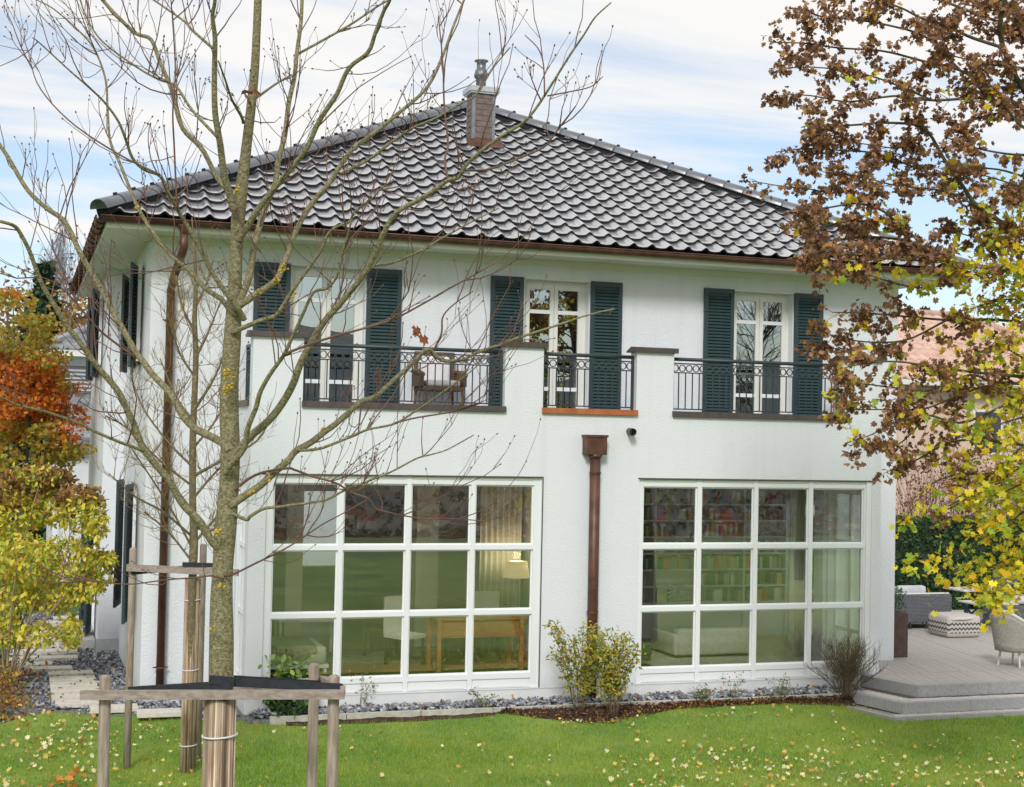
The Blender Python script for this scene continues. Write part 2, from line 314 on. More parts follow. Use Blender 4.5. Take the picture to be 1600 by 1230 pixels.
# lawn sheet, its house-side edge read from the photograph
EDGE_PX = [(0,1136),(60,1118),(160,1116),(230,1122),(350,1123),(420,1122),(520,1118),(640,1112),(760,1112),(850,1124),(930,1131),(1010,1118),(1060,1108),(1200,1101),(1340,1098),(1366,1106)]
EZ = -.08                                     # the lawn rises a little towards the bed
EDGE = [tuple(atZ(x,y,EZ if x < 1250 else -.13)[:2]) for x,y in EDGE_PX]
def edgeY(x):
    if x <= EDGE[0][0]: return EDGE[0][1]+.25*(EDGE[0][0]-x)*0
    for (x0,y0),(x1,y1) in zip(EDGE, EDGE[1:]):
        if x0 <= x <= x1: return y0+(y1-y0)*(x-x0)/max(x1-x0,1e-6)
    return EDGE[-1][1]
LAWN = [(-40,EDGE[0][1])]+EDGE+[(8.3,-1.66),(40,-1.66),(40,-25.4),(-40,-25.4)]
lw = MB(); n = len(LAWN)
bm = bmesh.new(); vv = [bm.verts.new((p[0],p[1],LZ)) for p in LAWN]; bm.faces.new(vv[::-1] if False else vv); bmesh.ops.triangulate(bm, faces=bm.faces[:])
bmesh.ops.recalc_face_normals(bm, faces=bm.faces[:])
me = bpy.data.meshes.new('lawn'); bm.to_mesh(me); bm.free(); me.materials.append(GRASSM); lawn = link('lawn', me); lawn['kind'] = 'structure'
def bank(x, y):
    e_ = np.interp(x,[p[0] for p in EDGE],[p[1] for p in EDGE]); f_ = np.clip((e_-y)/1.6,0,1)
    return np.interp(x,[-8,-.2,.4,7.2,8.35,9],[.125,.125,.10,.10,.02,.0])*(1-f_)**2
bk = MB(); bxs = np.linspace(-7,8.3,76); bfs = np.linspace(0,1,8); V = []
for x in bxs:
    e_ = float(np.interp(x,[p[0] for p in EDGE],[p[1] for p in EDGE]))
    for f_ in bfs: V.append((x,e_-1.6*f_,LZ+float(bank(x,e_-1.6*f_))+(.004 if f_ < 1 else -.01)))
bk.add(V,[(i*8+j,i*8+j+1,(i+1)*8+j+1,(i+1)*8+j) for i in range(75) for j in range(7)]); struct(bk,'lawn_bank',GRASSM,True)
def mow_noise(x, y): return np.sin(x*.9+1.3*np.sin(y*.7))*np.sin(y*1.1+.8*np.sin(x*.6))
# grass blades on the part of the lawn in view
nb = 230000
gx = rng.uniform(-5.2, 12.6, nb); gy = rng.uniform(-5.6, 1.2, nb)
ey = np.interp(gx, [p[0] for p in EDGE]+[8.3,8.31,40], [p[1] for p in EDGE]+[EDGE[-1][1],-1.7,-1.7])
ey = np.where(gx < EDGE[0][0], EDGE[0][1], ey)
rough_edge = .05*np.sin(gx*7)+.04*np.sin(gx*17+1)
k = gy < ey+rough_edge*.6; gx, gy = gx[k], gy[k]; nb = len(gx)
h = rng.uniform(.028,.06,nb); a = rng.uniform(0, 2*PI, nb); lean = rng.uniform(0,.035,nb); b2 = rng.uniform(0,2*PI,nb); wdt = rng.uniform(.003,.0055,nb)
base = np.stack([gx,gy,LZ-.004+bank(gx,gy)],1); ax = np.stack([np.cos(a),np.sin(a),0*a],1)*wdt[:,None]
tip = base+np.stack([np.cos(b2)*lean,np.sin(b2)*lean,h],1)
V = np.stack([base-ax, base+ax, tip],1).reshape(-1,3)
def patchy(mt, tint, sc_=.55):
    t = mt.node_tree; p = [n for n in t.nodes if n.type == 'BSDF_PRINCIPLED'][0]; lk = p.inputs['Base Color'].links[0]; src = lk.from_socket
    tc_ = t.nodes.new('ShaderNodeTexCoord'); n1 = t.nodes.new('ShaderNodeTexNoise'); n1.inputs['Scale'].default_value = sc_; n1.inputs['Detail'].default_value = 7; n1.inputs['Roughness'].default_value = .65; t.links.new(tc_.outputs['Object'],n1.inputs[0])
    m1 = t.nodes.new('ShaderNodeMapRange'); m1.inputs[1].default_value = .42; m1.inputs[2].default_value = .68; m1.inputs[4].default_value = .55; t.links.new(n1.outputs[0],m1.inputs[0])
    mx_ = t.nodes.new('ShaderNodeMix'); mx_.data_type = 'RGBA'; mx_.inputs[7].default_value = (*tint,1); t.links.new(m1.outputs[0],mx_.inputs[0]); t.links.new(src,mx_.inputs[6])
    for n_ in t.nodes:
        if n_.type == 'BSDF_PRINCIPLED': t.links.new(mx_.outputs[2],n_.inputs['Base Color'])
        if n_.type == 'BSDF_TRANSLUCENT': t.links.new(mx_.outputs[2],n_.inputs[0])
GB = leafmat('grass_blades', [(.15,.31,.02),(.20,.38,.03),(.25,.43,.035),(.32,.46,.045),(.12,.25,.025),(.42,.46,.09)], .45); patchy(GB,(.50,.46,.08),.75)
stuff(tag(link('grass', npmesh('grass', V, [(0,1,2)], GB)), 'short green lawn grass in front of the house', 'grass'))
# soil bed and kerb in front of the glazed extension
soil = MB(); sx_ = np.linspace(.15,8.75,80); V = []
for x in sx_:
    e_ = min(edgeY(x)-.12,-.55); ze_ = LZ+float(bank(x,e_))-.012
    for f_ in (0,.25,.5,.75,1.): V.append((x, -.39+(e_+.39)*f_, -.035+(ze_+.035)*f_+(.010*math.sin(x*9+f_*5)+.006*math.sin(x*23+f_*9) if 0 < f_ < 1 else 0)))
soil.add(V,[(i*5+j,i*5+j+1,(i+1)*5+j+1,(i+1)*5+j) for i in range(79) for j in range(4)]); struct(soil, 'soil_bed', SOIL, True)
nl = 7000; lx = rng.uniform(.2,8.6,nl); ly = np.interp(lx, [p[0] for p in EDGE], [p[1] for p in EDGE])
fr_ = rng.uniform(-.08,1,nl); ly = ly+fr_*np.maximum(-.45-ly,.06); keep = rng.random(nl) < .55+.45*np.sin(lx*2.3+1.0)**2; lx, ly, fr_ = lx[keep], ly[keep], fr_[keep]; nl = len(lx)
V = leaves(np.stack([lx,ly,LZ+bank(lx,ly-.02)*(1-fr_)+(.145)*np.clip(fr_,0,1)+rng.uniform(.0,.022,nl)],1), .040, CURL, up=2.0, droop=.0)
LITTER = leafmat('bed_litter_leaves', [(.10,.04,.02),(.17,.07,.03),(.07,.03,.016),(.26,.12,.045),(.12,.05,.025),(.40,.25,.07),(.05,.035,.02)], .15)
stuff(tag(link('bed_leaf_litter', npmesh('bed_leaf_litter', V, CURL_F, LITTER)), 'brown dead leaves lying in the flower bed by the kerb', 'leaf litter'))
kerb = thing('kerb', 'narrow pale stone kerb between slate gravel and flower bed', 'kerb', (4.3,-.42,LZ))
KM = mat('kerb_concrete', (.36,.34,.30), (.48,.46,.41), 12, .9, .3, 60)
x = -.05; i = 0
while x < 8.55:
    b = MB(); b.box(x, min(x+.985,8.58), -.445+.004*math.sin(i*2.1), -.385, LZ-.1, -.002+.003*math.sin(i*1.7), .006); part(b, 'kerb_stone', KM, kerb); x += .995; i += 1
# slate gravel: bed sheets and chips
GRAVB = mat('gravel_base', (.10,.105,.12), (.22,.23,.25), 25, .95, .8, 60)
gr = MB(); gr.prism([(-.32,-.384),(8.75,-.384),(8.75,.02),(-.32,.02)], -.15, -.045); gr.prism([(-3.35,1.0),(-2.4,.58),(-1.2,.05),(-.3,-.30),(-.318,1.25),(-1.5,1.25),(-1.5,11.2),(-3.35,11.2)], -.16, -.05)
struct(gr, 'gravel_bed', GRAVB)
def chips(n, X, Y, Z, s0, s1):
    c = np.array([(-1,-.7,0),(1,-.8,0),(1.1,.7,.1),(-.9,.8,0),(-.7,-.5,.55),(.8,-.45,.65),(.7,.5,.5),(-.6,.55,.6)])
    a, b, w = rand_frames(n, 1.6); s = rng.uniform(s0,s1,n); sq = rng.uniform(.5,1.2,(n,3))*s[:,None]
    T = c[None]*(1+rng.uniform(-.22,.22,(n,8,3)))*sq[:,None,:]; P = np.stack([X,Y,Z],1)
    return (P[:,None]+T[...,0:1]*b[:,None]+T[...,1:2]*w[:,None]+T[...,2:3]*a[:,None]).reshape(-1,3)
CH_F = [(3,2,1,0),(4,5,6,7),(0,1,5,4),(1,2,6,5),(2,3,7,6),(3,0,4,7)]
nA = 2300; XA = rng.uniform(-.25,8.7,nA); YA = rng.uniform(-.37,-.015,nA); ZA = -.03+rng.uniform(0,.055,nA)
nB = 7000; XB = rng.uniform(-3.3,-.4,nB); YB = rng.uniform(-.2,11,nB); kB = (YB > -.25-.42*(XB+.3)) & ((XB < -1.58) | (YB < 1.16)) & ((XB > -2.9) | (YB > 2)); XB, YB = XB[kB], YB[kB]; ZB = -.045+rng.uniform(0,.035,len(XB))
V = np.concatenate([chips(nA,XA,YA,ZA,.020,.048), chips(len(XB),XB,YB,ZB,.018,.045)])
CHIP = leafmat('slate_chips', [(.16,.17,.19),(.24,.25,.275),(.11,.115,.135),(.32,.335,.36),(.20,.21,.24),(.42,.43,.45)], 0., .6)
stuff(tag(link('slate_gravel', npmesh('slate_gravel', V, CH_F, CHIP)), 'blue grey slate chips along the foot of the house', 'gravel'))
# stepping slab path on the left
path = MB(); path.prism([(-3.3,.75),(-1.0,.2),(-1.0,-.02),(-2.0,.4)], -.17, -.13); path = struct(path, 'path', GRAVB)
def slab(cx, cy, w, d, rz):
    b = MB(); b.box(-w/2,w/2,-d/2,d/2,-.05,.012,.006); link('slab', b.mesh('slab', PAVER), path, (cx,cy,.020+random.uniform(-.003,.004)), (0,0,rz))
for (px0,px1,py) in ((83,136,966),(70,125,973.5),(60,122,981),(48,116,990),(40,117,999.5),(30,119,1009),(20,121,1019),(12,122,1029.5),(10,82,1040)):
    A = atZ(px0,py,0.); B = atZ(px1,py,0.); slab((A[0]+B[0])/2,(A[1]+B[1])/2,B[0]-A[0],.31,random.uniform(-.02,.02))
for (px0,px1,py) in ((44,113,1046),(75,146,1053),(77,149,1062),(78,152,1071),(79,157,1080),(80,160,1090),(86,168,1099),(140,216,1107),(213,284,1114)):
    A = atZ(px0,py,0.); B = atZ(px1,py,0.); slab((A[0]+B[0])/2,(A[1]+B[1])/2,B[0]-A[0],.29,random.uniform(-.02,.02))
# entrance platform slab beside the left wing
pl = MB(); A = atZ(92,1018,-.05); pl.box(A[0], -1.89, A[1], A[1]+1.5, -.15, .13, .008)
tag(part(pl,'door_step',mat('step_concrete',(.36,.36,.36),(.44,.44,.43),20,.85,.2,80),None),'low square concrete step slab at the left wing door','step')
# ---------------------------------------------------------------- terrace
ter = MB(); DZ = .18
ter.prism([(8.84,.0),(9.13,-1.0),(17.5,-1.0),(17.5,7.4),(10.2,7.4),(10.2,1.2),(9.15,1.2),(9.15,0.)], -.3, DZ-.03)
ter.prism([(8.45,-.38),(8.66,-1.38),(17.5,-1.38),(17.5,-.95),(9.0,-.95),(8.8,-.1),(8.5,-.1)], -.3, -.02)
ter.prism([(8.2,-.75),(8.37,-1.6),(17.5,-1.6),(17.5,-1.2),(8.8,-1.2),(8.6,-.4)], -.3, -.155)
terrace = struct(ter, 'terrace', mat('terrace_mortar',(.30,.29,.27),(.40,.39,.36),12,.9))
def clip(poly, ax, ay, c):      # keep ax*x+ay*y <= c
    o = []
    for i, p in enumerate(poly):
        q = poly[(i+1)%len(poly)]; dp = ax*p[0]+ay*p[1]-c; dq = ax*q[0]+ay*q[1]-c
        if dp <= 0: o.append(p)
        if dp*dq < 0: t = dp/(dp-dq); o.append((p[0]+t*(q[0]-p[0]), p[1]+t*(q[1]-p[1])))
    return o
SK = -.235                        # boards run a little askew to the house
def boards(y0, y1, x0, x1, w=.142, gap=.006, clips=()):
    i = 0; x = x0
    while x < x1:
        p = [(x-SK*y0*0+(-SK)*(y0), y0),(x+w-gap-SK*y0, y0),(x+w-gap-SK*y1, y1),(x-SK*y1, y1)]
        for c in clips: p = clip(p, *c) if p else p
        if len(p) >= 3:
            b = MB(); b.prism(p, DZ-.028, DZ+random.uniform(-.0015,.0015)); part(b, 'deck_board', DECK, terrace)
        x += w; i += 1
nx, ny = -.965, -.279             # outward normal of the slanting left edge
boards(-.90,-.02, 8.4, 14.5, clips=((nx,ny,-8.64),))
boards(.0,1.19, 8.9, 14.5, clips=((-1,0,-9.16),))
boards(1.2,6.6, 8.6, 16.2, clips=((-1,0,-10.22),))
def kerbrow(p0, p1, z, w, hgt, seg, name='granite_block', M_=GRANITE, inset=0):
    p0 = np.array(p0); p1 = np.array(p1); d = p1-p0; Lg = np.linalg.norm(d); d /= Lg; nn = np.array([-d[1],d[0]])
    k = max(1,int(round(Lg/seg)))
    for i in range(k):
        a = p0+d*(Lg*i/k+.002); b = p0+d*(Lg*(i+1)/k-.002)
        q = [a, b, b+nn*w, a+nn*w]; mb = MB(); mb.prism([tuple(v) for v in q], z-hgt, z); part(mb, name, M_, terrace)
kerbrow((9.12,-1.05),(17.5,-1.05), DZ+.004, .14, .165, 1.2); kerbrow((8.82,-.02),(9.115,-1.046), DZ+.0015, .14, .165, .6)
kerbrow((8.62,-1.43),(17.5,-1.43), .02, .12, .15, 1.15); kerbrow((8.38,-.40),(8.615,-1.425), .0175, .12, .15, .55)
kerbrow((8.34,-1.66),(17.5,-1.66), -.125, .08, .12, 1.0); kerbrow((8.13,-.75),(8.335,-1.655), -.1275, .08, .12, .5)
for (fx,fy,fz,fw) in ((9.12,-1.05,DZ+.004,.145),(8.62,-1.43,.02,.125),(8.34,-1.66,-.125,.085)):
    mb = MB(); mb.prism([(fx-.002,fy+.004),(fx+.17,fy+.004),(fx+.17,fy+fw),(fx-.03,fy+fw)], fz-.10, fz-.005); part(mb,'granite_block',GRANITE,terrace)
for y, z, x0 in ((-1.30,.014,8.76),(-1.195,.014,8.74),(-1.57,-.131,8.44),(-1.50,-.131,8.44)):
    w = .10 if z > 0 else .065; x = x0
    while x < 12.4:
        mb = MB(); mb.box(x, x+.094, y, y+w-.006, z-.05, z+random.uniform(-.003,.003)); part(mb, 'paving_sett', PAVER, terrace); x += .10
for y in np.arange(-1.12,-.35,.1):
    xx = 8.38+(-.40-y)*.229+.135
    for k_ in (0,1): mb = MB(); mb.box(xx+k_*.125, xx+k_*.125+.12, y, y+.094, -.04, .013); part(mb, 'paving_sett', PAVER, terrace)
# ================================================================== HOUSE
house = thing('house', 'white two storey villa with dark glazed tile roof and glazed ground floor bay', 'house', (4.3,1.2,0))
HX0, HX1, HY0, HY1 = -1.54, 10.19, 1.2, 10.8
FLZ = .20
DOORS = [(.37,1.42),(3.82,4.83),(7.24,8.27)]       # upper French doors
DTOP, DBOT = 5.95, 3.90
w_ = MB(); wall(w_, HX0, HX1, -.25, 6.36, [(a,b,DBOT,DTOP) for a,b in DOORS]+[(-.05,8.88,FLZ,2.95)], HY0, HY0+.28)
part(w_, 'front_wall', RENDER, house)
LW_UP = (2.95,4.15,4.62,5.95); LW_LO = (2.75,4.05,.95,2.82)
w_ = MB(); wall(w_, HY0+.281, 5.74, -.25, 6.30, [LW_UP, LW_LO], HX0, HX0+.28, 'y')
part(w_, 'left_wall', RENDER, house)
w_ = MB(); w_.box(-1.87, HX0+.29, 5.741, 5.95, -.25, 6.30); wall(w_, 5.951, HY1, -.25, 6.30, [(7.3,8.5,4.62,5.95),(7.0,8.2,.15,2.4)], -1.87, -1.60, 'y')
part(w_, 'left_wing_wall', RENDER, house)
w_ = MB(); wall(w_, HY0+.281, HY1, -.25, 6.30, [(2.2,4.2,.2,2.6),(7,8.5,1.0,2.4)], HX1-.28, HX1, 'y'); part(w_, 'right_wall', RENDER, house)
w_ = MB(); wall(w_, -1.59, HX1-.285, -.25, 6.30, [(1.0,3.2,.9,2.5),(6.0,8.0,.9,2.5)], HY1-.28, HY1); part(w_, 'rear_wall', RENDER, house)
# grey plinth of the wing
w_ = MB(); A = atZ(165,1030,.0); w_.box(-1.90, -1.545, 5.70, 5.738, -.2, .18); part(w_, 'plinth', mat('grey_plinth',(.45,.46,.47),(.52,.53,.53),10,.9,.2,80), house)
# ground floor bay
EX0, EX1 = -.32, 9.14
WL = (-.10, 3.72, .165, 3.06); WR = (5.185, 8.985, .165, 3.06)
w_ = MB(); wall(w_, EX0, EX1, -.25, 3.955, [WL, WR], 0, .22); part(w_, 'bay_wall', RENDER, house)
w_ = MB(); wall(w_, .221, 1.199, -.25, 3.955, [(.30,1.02,.30,2.98)], EX0, EX0+.2, 'y'); part(w_, 'bay_side_wall', RENDER, house)
w_ = MB(); wall(w_, .221, 1.199, -.25, 3.955, [(.25,1.15,.20,2.9)], EX1-.2, EX1, 'y'); part(w_, 'bay_side_wall', RENDER, house)
for xo, xs_ in ((0,1),):
    b = MB(); b.box(EX0+.205, EX1-.205, .225, 1.195, 3.55, 3.86); part(b, 'balcony_slab', mat('balcony_paving',(.35,.35,.36),(.45,.45,.45),10,.8), house)
# window outline shadow gap strip along the tops (narrow metal drip)
DRIP = mat('dark_drip_metal', (.07,.065,.06), rough=.6)
for x0, x1 in ((-.16,3.735),(5.165,9.06)):
    b = MB(); b.box(x0, x1, -.012, .03, 3.062, 3.076); part(b, 'drip_strip', DRIP, house)
b = MB(); b.box(3.722,3.738,-.004,.1,.16,3.06); part(b, 'joint_strip', DRIP, house)
b = MB(); b.box(EX0-.002,EX1+.002,-.006,.1,.148,.162); part(b,'plinth_strip',mat('grey_joint',(.5,.5,.5),rough=.8),house)
PLM = mat('plinth_render',(.60,.615,.63),(.66,.67,.68),4,.9,.3,60)
b = MB(); b.box(EX0+.004,EX1-.004,-.002,.05,-.24,.147); part(b,'bay_plinth',PLM,house)
# ---- ground floor glazing
def glazing(x0, x1, gl, mulls, glass):
    """frame in the plane y=0; gl = glass left/right x; mulls = mullion centre x"""
    win = MB(); y0, y1 = .035, .10
    win.box(x0, gl[0], y0, y1, .167, 3.055); win.box(gl[1], x1, y0, y1, .167, 3.055)
    win.box(gl[0], gl[1], y0+.002, y1, 2.955, 3.053)
    wo = part(win, 'window', PAINT, house)
    f = MB(); cols = [gl[0]]+[v for mx_ in mulls for v in (mx_-.032, mx_+.032)]+[gl[1]]
    for mx_ in mulls:
        q = MB(); q.box(mx_-.032, mx_+.032, y0-.004, y1, .168, 3.054); part(q, 'mullion', PAINT, wo)
    rows = [(.372,1.178),(1.240,2.068),(2.132,2.955)]
    for z0, z1 in ((1.178,1.240),(2.068,2.132),(.30,.372)):
        for a, b_ in zip(cols[::2], cols[1::2]):
            q = MB(); q.box(a, b_, y0, y1-.002, z0, z1); part(q, 'glazing_bar', PAINT, wo)
    for a, b_ in zip(cols[::2], cols[1::2]):
        q = MB(); q.box(a+.002, b_-.002, y0+.02, y1-.004, .17, .299); q.box(a+.03,b_-.03,y0+.012,y0+.021,.185,.285); part(q, 'base_panel', PAINT, wo)
        q = MB(); q.box(a+.02, b_-.02, y0-.008, y0+.002, 3.022, 3.046); part(q, 'vent_strip', CREAM, wo)
        for z0, z1 in rows:
            q = MB(); q.box(a-.004, b_+.004, .078, .092, z0-.004, z1+.004); part(q, 'pane', glass, wo)
            q = MB(); t_ = .022
            q.box(a, a+t_, .064, .0775, z0, z1); q.box(b_-t_, b_, .064, .0775, z0, z1); q.box(a+t_, b_-t_, .065, .0775, z0, z0+t_); q.box(a+t_, b_-t_, .065, .0775, z1-t_, z1)
            part(q, 'glazing_bead', PAINT, wo)
    return wo
wl = glazing(WL[0], WL[1], (0., 3.615), (.905,1.83,2.735), GLASS)
wr = glazing(WR[0], WR[1], (5.265, 8.875), (6.15,7.06,7.97), GLASS)
# outer jamb strips beside the glazing
b = MB(); b.box(8.90,8.984,.01,.034,.17,3.055); part(b,'jamb_board',PAINT,house)
# bay side glazing (left) and terrace door (right)
def side_glaze(xf, y0, y1, z0, z1, splits, bars, t_=.05, thick=.06, name='window', glass=GLASS, pm=PAINT):
    q = MB(); q.box(xf, xf+thick, y0, y0+t_, z0, z1); q.box(xf, xf+thick, y1-t_, y1, z0, z1); q.box(xf, xf+thick, y0+t_, y1-t_, z0, z0+t_*1.4); q.box(xf, xf+thick, y0+t_, y1-t_, z1-t_, z1)
    wo = part(q, name, pm, house)
    ss = [y0+t_]+splits+[y1-t_]; bb = [z0+t_*1.4]+bars+[z1-t_]
    for s_ in splits: q = MB(); q.box(xf-.003, xf+thick, s_-.035, s_+.035, z0+.07, z1-t_); part(q, 'mullion', pm, wo)
    for b_ in bars: q = MB(); q.box(xf, xf+thick-.002, y0+t_, y1-t_, b_-.03, b_+.03); part(q, 'glazing_bar', pm, wo)
    for a, c in zip(ss, ss[1:]):
        for e, h_ in zip(bb, bb[1:]): q = MB(); q.box(xf+.025, xf+.037, a, c, e, h_); part(q, 'pane', glass, wo)
    return wo
side_glaze(EX0+.03, .30, 1.02, .30, 2.98, [.66], [1.21,2.1], .06)
dr = side_glaze(EX1-.09, .25, 1.15, .20, 2.9, [.70], [.75,2.1], .06, name='terrace_door')
q = MB(); q.tube([(EX1-.12,.665,1.2),(EX1-.15,.665,1.2),(EX1-.15,.60,1.2)],.012,6); part(q,'handle',mat('steel',(.5,.5,.5),rough=.3,metal=.9),dr)
# ---- upper French doors
def french(a, b_):
    y0 = HY0+.13; q = MB(); t_ = .06
    q.box(a, a+t_, y0, y0+.07, DBOT, DTOP); q.box(b_-t_, b_, y0, y0+.07, DBOT, DTOP); q.box(a+t_, b_-t_, y0, y0+.07, DTOP-t_, DTOP); q.box(a+t_, b_-t_, y0, y0+.07, DBOT, DBOT+.05)
    wo = part(q, 'french_door', CREAM, house); mid = (a+b_)/2
    for s0, s1 in ((a+t_, mid-.003),(mid+.003, b_-t_)):
        q = MB(); q.box(s0, s0+.06, y0-.012, y0+.05, DBOT+.05, DTOP-t_); q.box(s1-.06, s1, y0-.012, y0+.05, DBOT+.05, DTOP-t_)
        q.box(s0+.06, s1-.06, y0-.012, y0+.05, DTOP-t_-.07, DTOP-t_); q.box(s0+.06, s1-.06, y0-.012, y0+.05, DBOT+.05, DBOT+.14)
        part(q, 'sash', CREAM, wo)
        for z in (5.49, 4.345): q = MB(); q.box(s0+.06, s1-.06, y0-.014, y0+.05, z-.028, z+.028); part(q, 'glazing_bar', PAINT, wo)
        for z0, z1 in ((DBOT+.14,4.317),(4.373,5.462),(5.518,DTOP-t_-.07)): q = MB(); q.box(s0+.056, s1-.056, y0+.01, y0+.024, z0-.004, z1+.004); part(q, 'pane', GLASSU, wo)
for a, b_ in DOORS: french(a, b_)
for a, b_ in DOORS:
    q = MB(); q.box(a-.02, b_+.02, HY0-.03, HY0+.12, DTOP+.002, DTOP+.022); part(q, 'lintel_drip', CREAM, house)
# ---- shutters
SLW = .40
def shutter_meshes(w, h):
    fr = MB(); d = .036; s_ = .062
    fr.box(0, s_, 0, d, 0, h); fr.box(w-s_, w, 0, d, 0, h); fr.box(s_, w-s_, 0, d, h-.075, h); fr.box(s_, w-s_, 0, d, 0, .10); fr.box(s_, w-s_, .026, .033, .1, h-.075)
    sl = MB(); sl.add([(0,-.004,-.026),(w-2*s_,-.004,-.026),(w-2*s_,.026,.022),(0,.026,.022),(0,.0,-.034),(w-2*s_,.0,-.034),(w-2*s_,.03,.014),(0,.03,.014)],
        [(0,1,2,3),(7,6,5,4),(0,4,5,1),(3,2,6,7),(0,3,7,4),(1,5,6,2)])
    return fr.mesh('shutter', ANTHR), sl.mesh('slat', SLATC), s_
def put_shutter(ms, loc, rz, h, pitch=.049):
    o = link('shutter', ms[0], house, loc, (0,0,rz)); n_ = int((h-.175)/pitch)
    for i in range(n_):
        z = .125+i*pitch; l = Vector(loc)+Vector((math.cos(rz)*ms[2], math.sin(rz)*ms[2], z))
        s_ = link('slat', ms[1], o, l, (0,0,rz)); s_.matrix_parent_inverse = o.matrix_basis.inverted()
    for z in (.35, h-.35):
        q = MB(); q.box(-.01,.05,-.012,.0,z-.012,z+.012); hg = link('hinge', q.mesh('hinge', ANTHR), o, loc, (0,0,rz)); hg.matrix_parent_inverse = o.matrix_basis.inverted()
    return o
SH = shutter_meshes(.505, 2.07)
for x in (-.16,1.435,3.28,4.85,6.72,8.285): put_shutter(SH, (x, HY0-.055, 3.90), 0, 2.07)
for y in (.0,):
    SU = shutter_meshes(.60, 1.50); SLo = shutter_meshes(.62, 1.95)
    for yy, zz, ms, h_ in ((2.95,4.50,SU,1.5),(4.75,4.50,SU,1.5),(2.72,.88,SLo,1.95),(4.68,.88,SLo,1.95)):
        put_shutter(ms, (HX0-.05-.12, yy-.62*1.0, zz), PI/2-.20, h_)
    for yy, zz, ms, h_ in ((7.3,4.50,SU,1.5),(9.1,4.50,SU,1.5),(6.98,.15,SLo,1.95),(8.85,.15,SLo,1.95)):
        put_shutter(ms, (-1.87-.05-.12, yy-.62, zz), PI/2-.20, h_)
side_glaze(HX0+.08, LW_UP[0], LW_UP[1], LW_UP[2], LW_UP[3], [3.55], [5.4], .06, glass=GLASSU)
side_glaze(HX0+.08, LW_LO[0], LW_LO[1], LW_LO[2], LW_LO[3], [3.4], [2.2], .06, glass=GLASSU)
side_glaze(-1.80, 7.3, 8.5, 4.62, 5.95, [7.9], [5.4], .06, glass=GLASSU)
side_glaze(-1.80, 7.0, 8.2, .15, 2.4, [7.6], [1.2], .06, glass=GLASSU)
for (a,b_,z,xf) in ((2.9,4.2,4.60,HX0),(2.7,4.1,.93,HX0),(7.25,8.55,4.60,-1.87)):
    q = MB(); q.box(xf-.05, xf+.05, a, b_, z-.03, z+.012); part(q, 'window_sill', COPE, house)
side_glaze(HX1-.15, 2.2, 4.2, .2, 2.6, [3.2], [1.0], .06); side_glaze(HX1-.15, 7, 8.5, 1.0, 2.4, [7.75], [], .06)
for a, b_ in ((1.0,3.2),(6.0,8.0)):
    q = MB(); q.box(a,b_,HY1-.1,HY1-.088,.9,2.5); part(q,'rear_pane',GLASS,house)
# ---- balcony parapet: piers, caps, sills, railings
PIERS = [(-.335,.345),(3.145,3.705),(5.115,5.69),(8.45,9.14)]
for i, (a, b_) in enumerate(PIERS):
    q = MB(); q.box(max(a,EX0), min(b_,EX1), .0, .22, 3.9555, 4.862); part(q, 'parapet_pier', RENDER, house)
    q = MB(); a0, b0 = a-.05, b_+.05
    q.extrude([(-.05,4.863),(.28,4.863),(.28,4.885),(.11,4.945),(-.05,4.932)], 'x', a0, b0); part(q, 'pier_cap', COPE, house)
for i, (a, b_) in enumerate(((.345,3.145),(3.705,5.115),(5.69,8.45))):
    q = MB(); q.box(a-.015 if i else a-.012, b_+.012, -.045, .25, 3.957, 4.036); part(q, 'balcony_sill', COPNEW if i == 1 else COPE, house)
RING = MB(); k = 20; ro, ri, tk = .052, .041, .009
RING.add([(r*math.cos(2*PI*j/k), y, r*math.sin(2*PI*j/k)) for r, y in ((ro,-tk),(ro,tk),(ri,tk),(ri,-tk)) for j in range(k)],
    [(a*k+j, a*k+(j+1)%k, ((a+1)%4)*k+(j+1)%k, ((a+1)%4)*k+j) for a in range(4) for j in range(k)])
RING = RING.mesh('ring', ANTHR); BAL = MB().box(-.007,.007,-.007,.007,0,.515).mesh('baluster', ANTHR)
def railing(p0, p1, posts=(0,1)):
    p0 = np.array(p0); p1 = np.array(p1); d = p1-p0; Lg = np.linalg.norm(d); d /= Lg; rz = math.atan2(d[1], d[0])
    def bar(z0, z1, hw): 
        nn = np.array([-d[1],d[0]])*hw; return MB().prism([tuple(p0-nn),tuple(p1-nn),tuple(p1+nn),tuple(p0+nn)], z0, z1)
    rl = MB(); rl.tube([(p0[0],p0[1],4.79),(p1[0],p1[1],4.79)], .026, 10); ro_ = part(rl, 'railing', ANTHR, house, True)
    for z0, z1 in ((4.718,4.736),(4.588,4.604),(4.062,4.080)): part(bar(z0,z1,.012), 'rail', ANTHR, ro_)
    n_ = int(round(Lg/.1075)); st = Lg/n_
    for i in range(n_):
        P = p0+d*st*(i+.5); link('ring', RING, ro_, (P[0],P[1],4.661), (0,0,rz))
        if i: Q = p0+d*st*i; link('baluster', BAL, ro_, (Q[0],Q[1],4.075), (0,0,rz))
    for e in posts:
        P = p0+d*(.012+e*(Lg-.024)); q = MB(); q.box(P[0]-.016,P[0]+.016,P[1]-.016,P[1]+.016,4.037,4.79); part(q, 'post', ANTHR, ro_)
railing((.36,.10),(3.13,.10)); railing((3.72,.10),(5.10,.10)); railing((5.705,.10),(8.435,.10))
railing((-.22,.24),(-.22,1.19)); railing((9.04,.24),(9.04,1.19))
for x0 in (EX0, EX1-.2): q = MB(); q.box(x0-.03, x0+.23, .253, 1.199, 3.957, 4.036); part(q, 'balcony_sill', COPE, house)
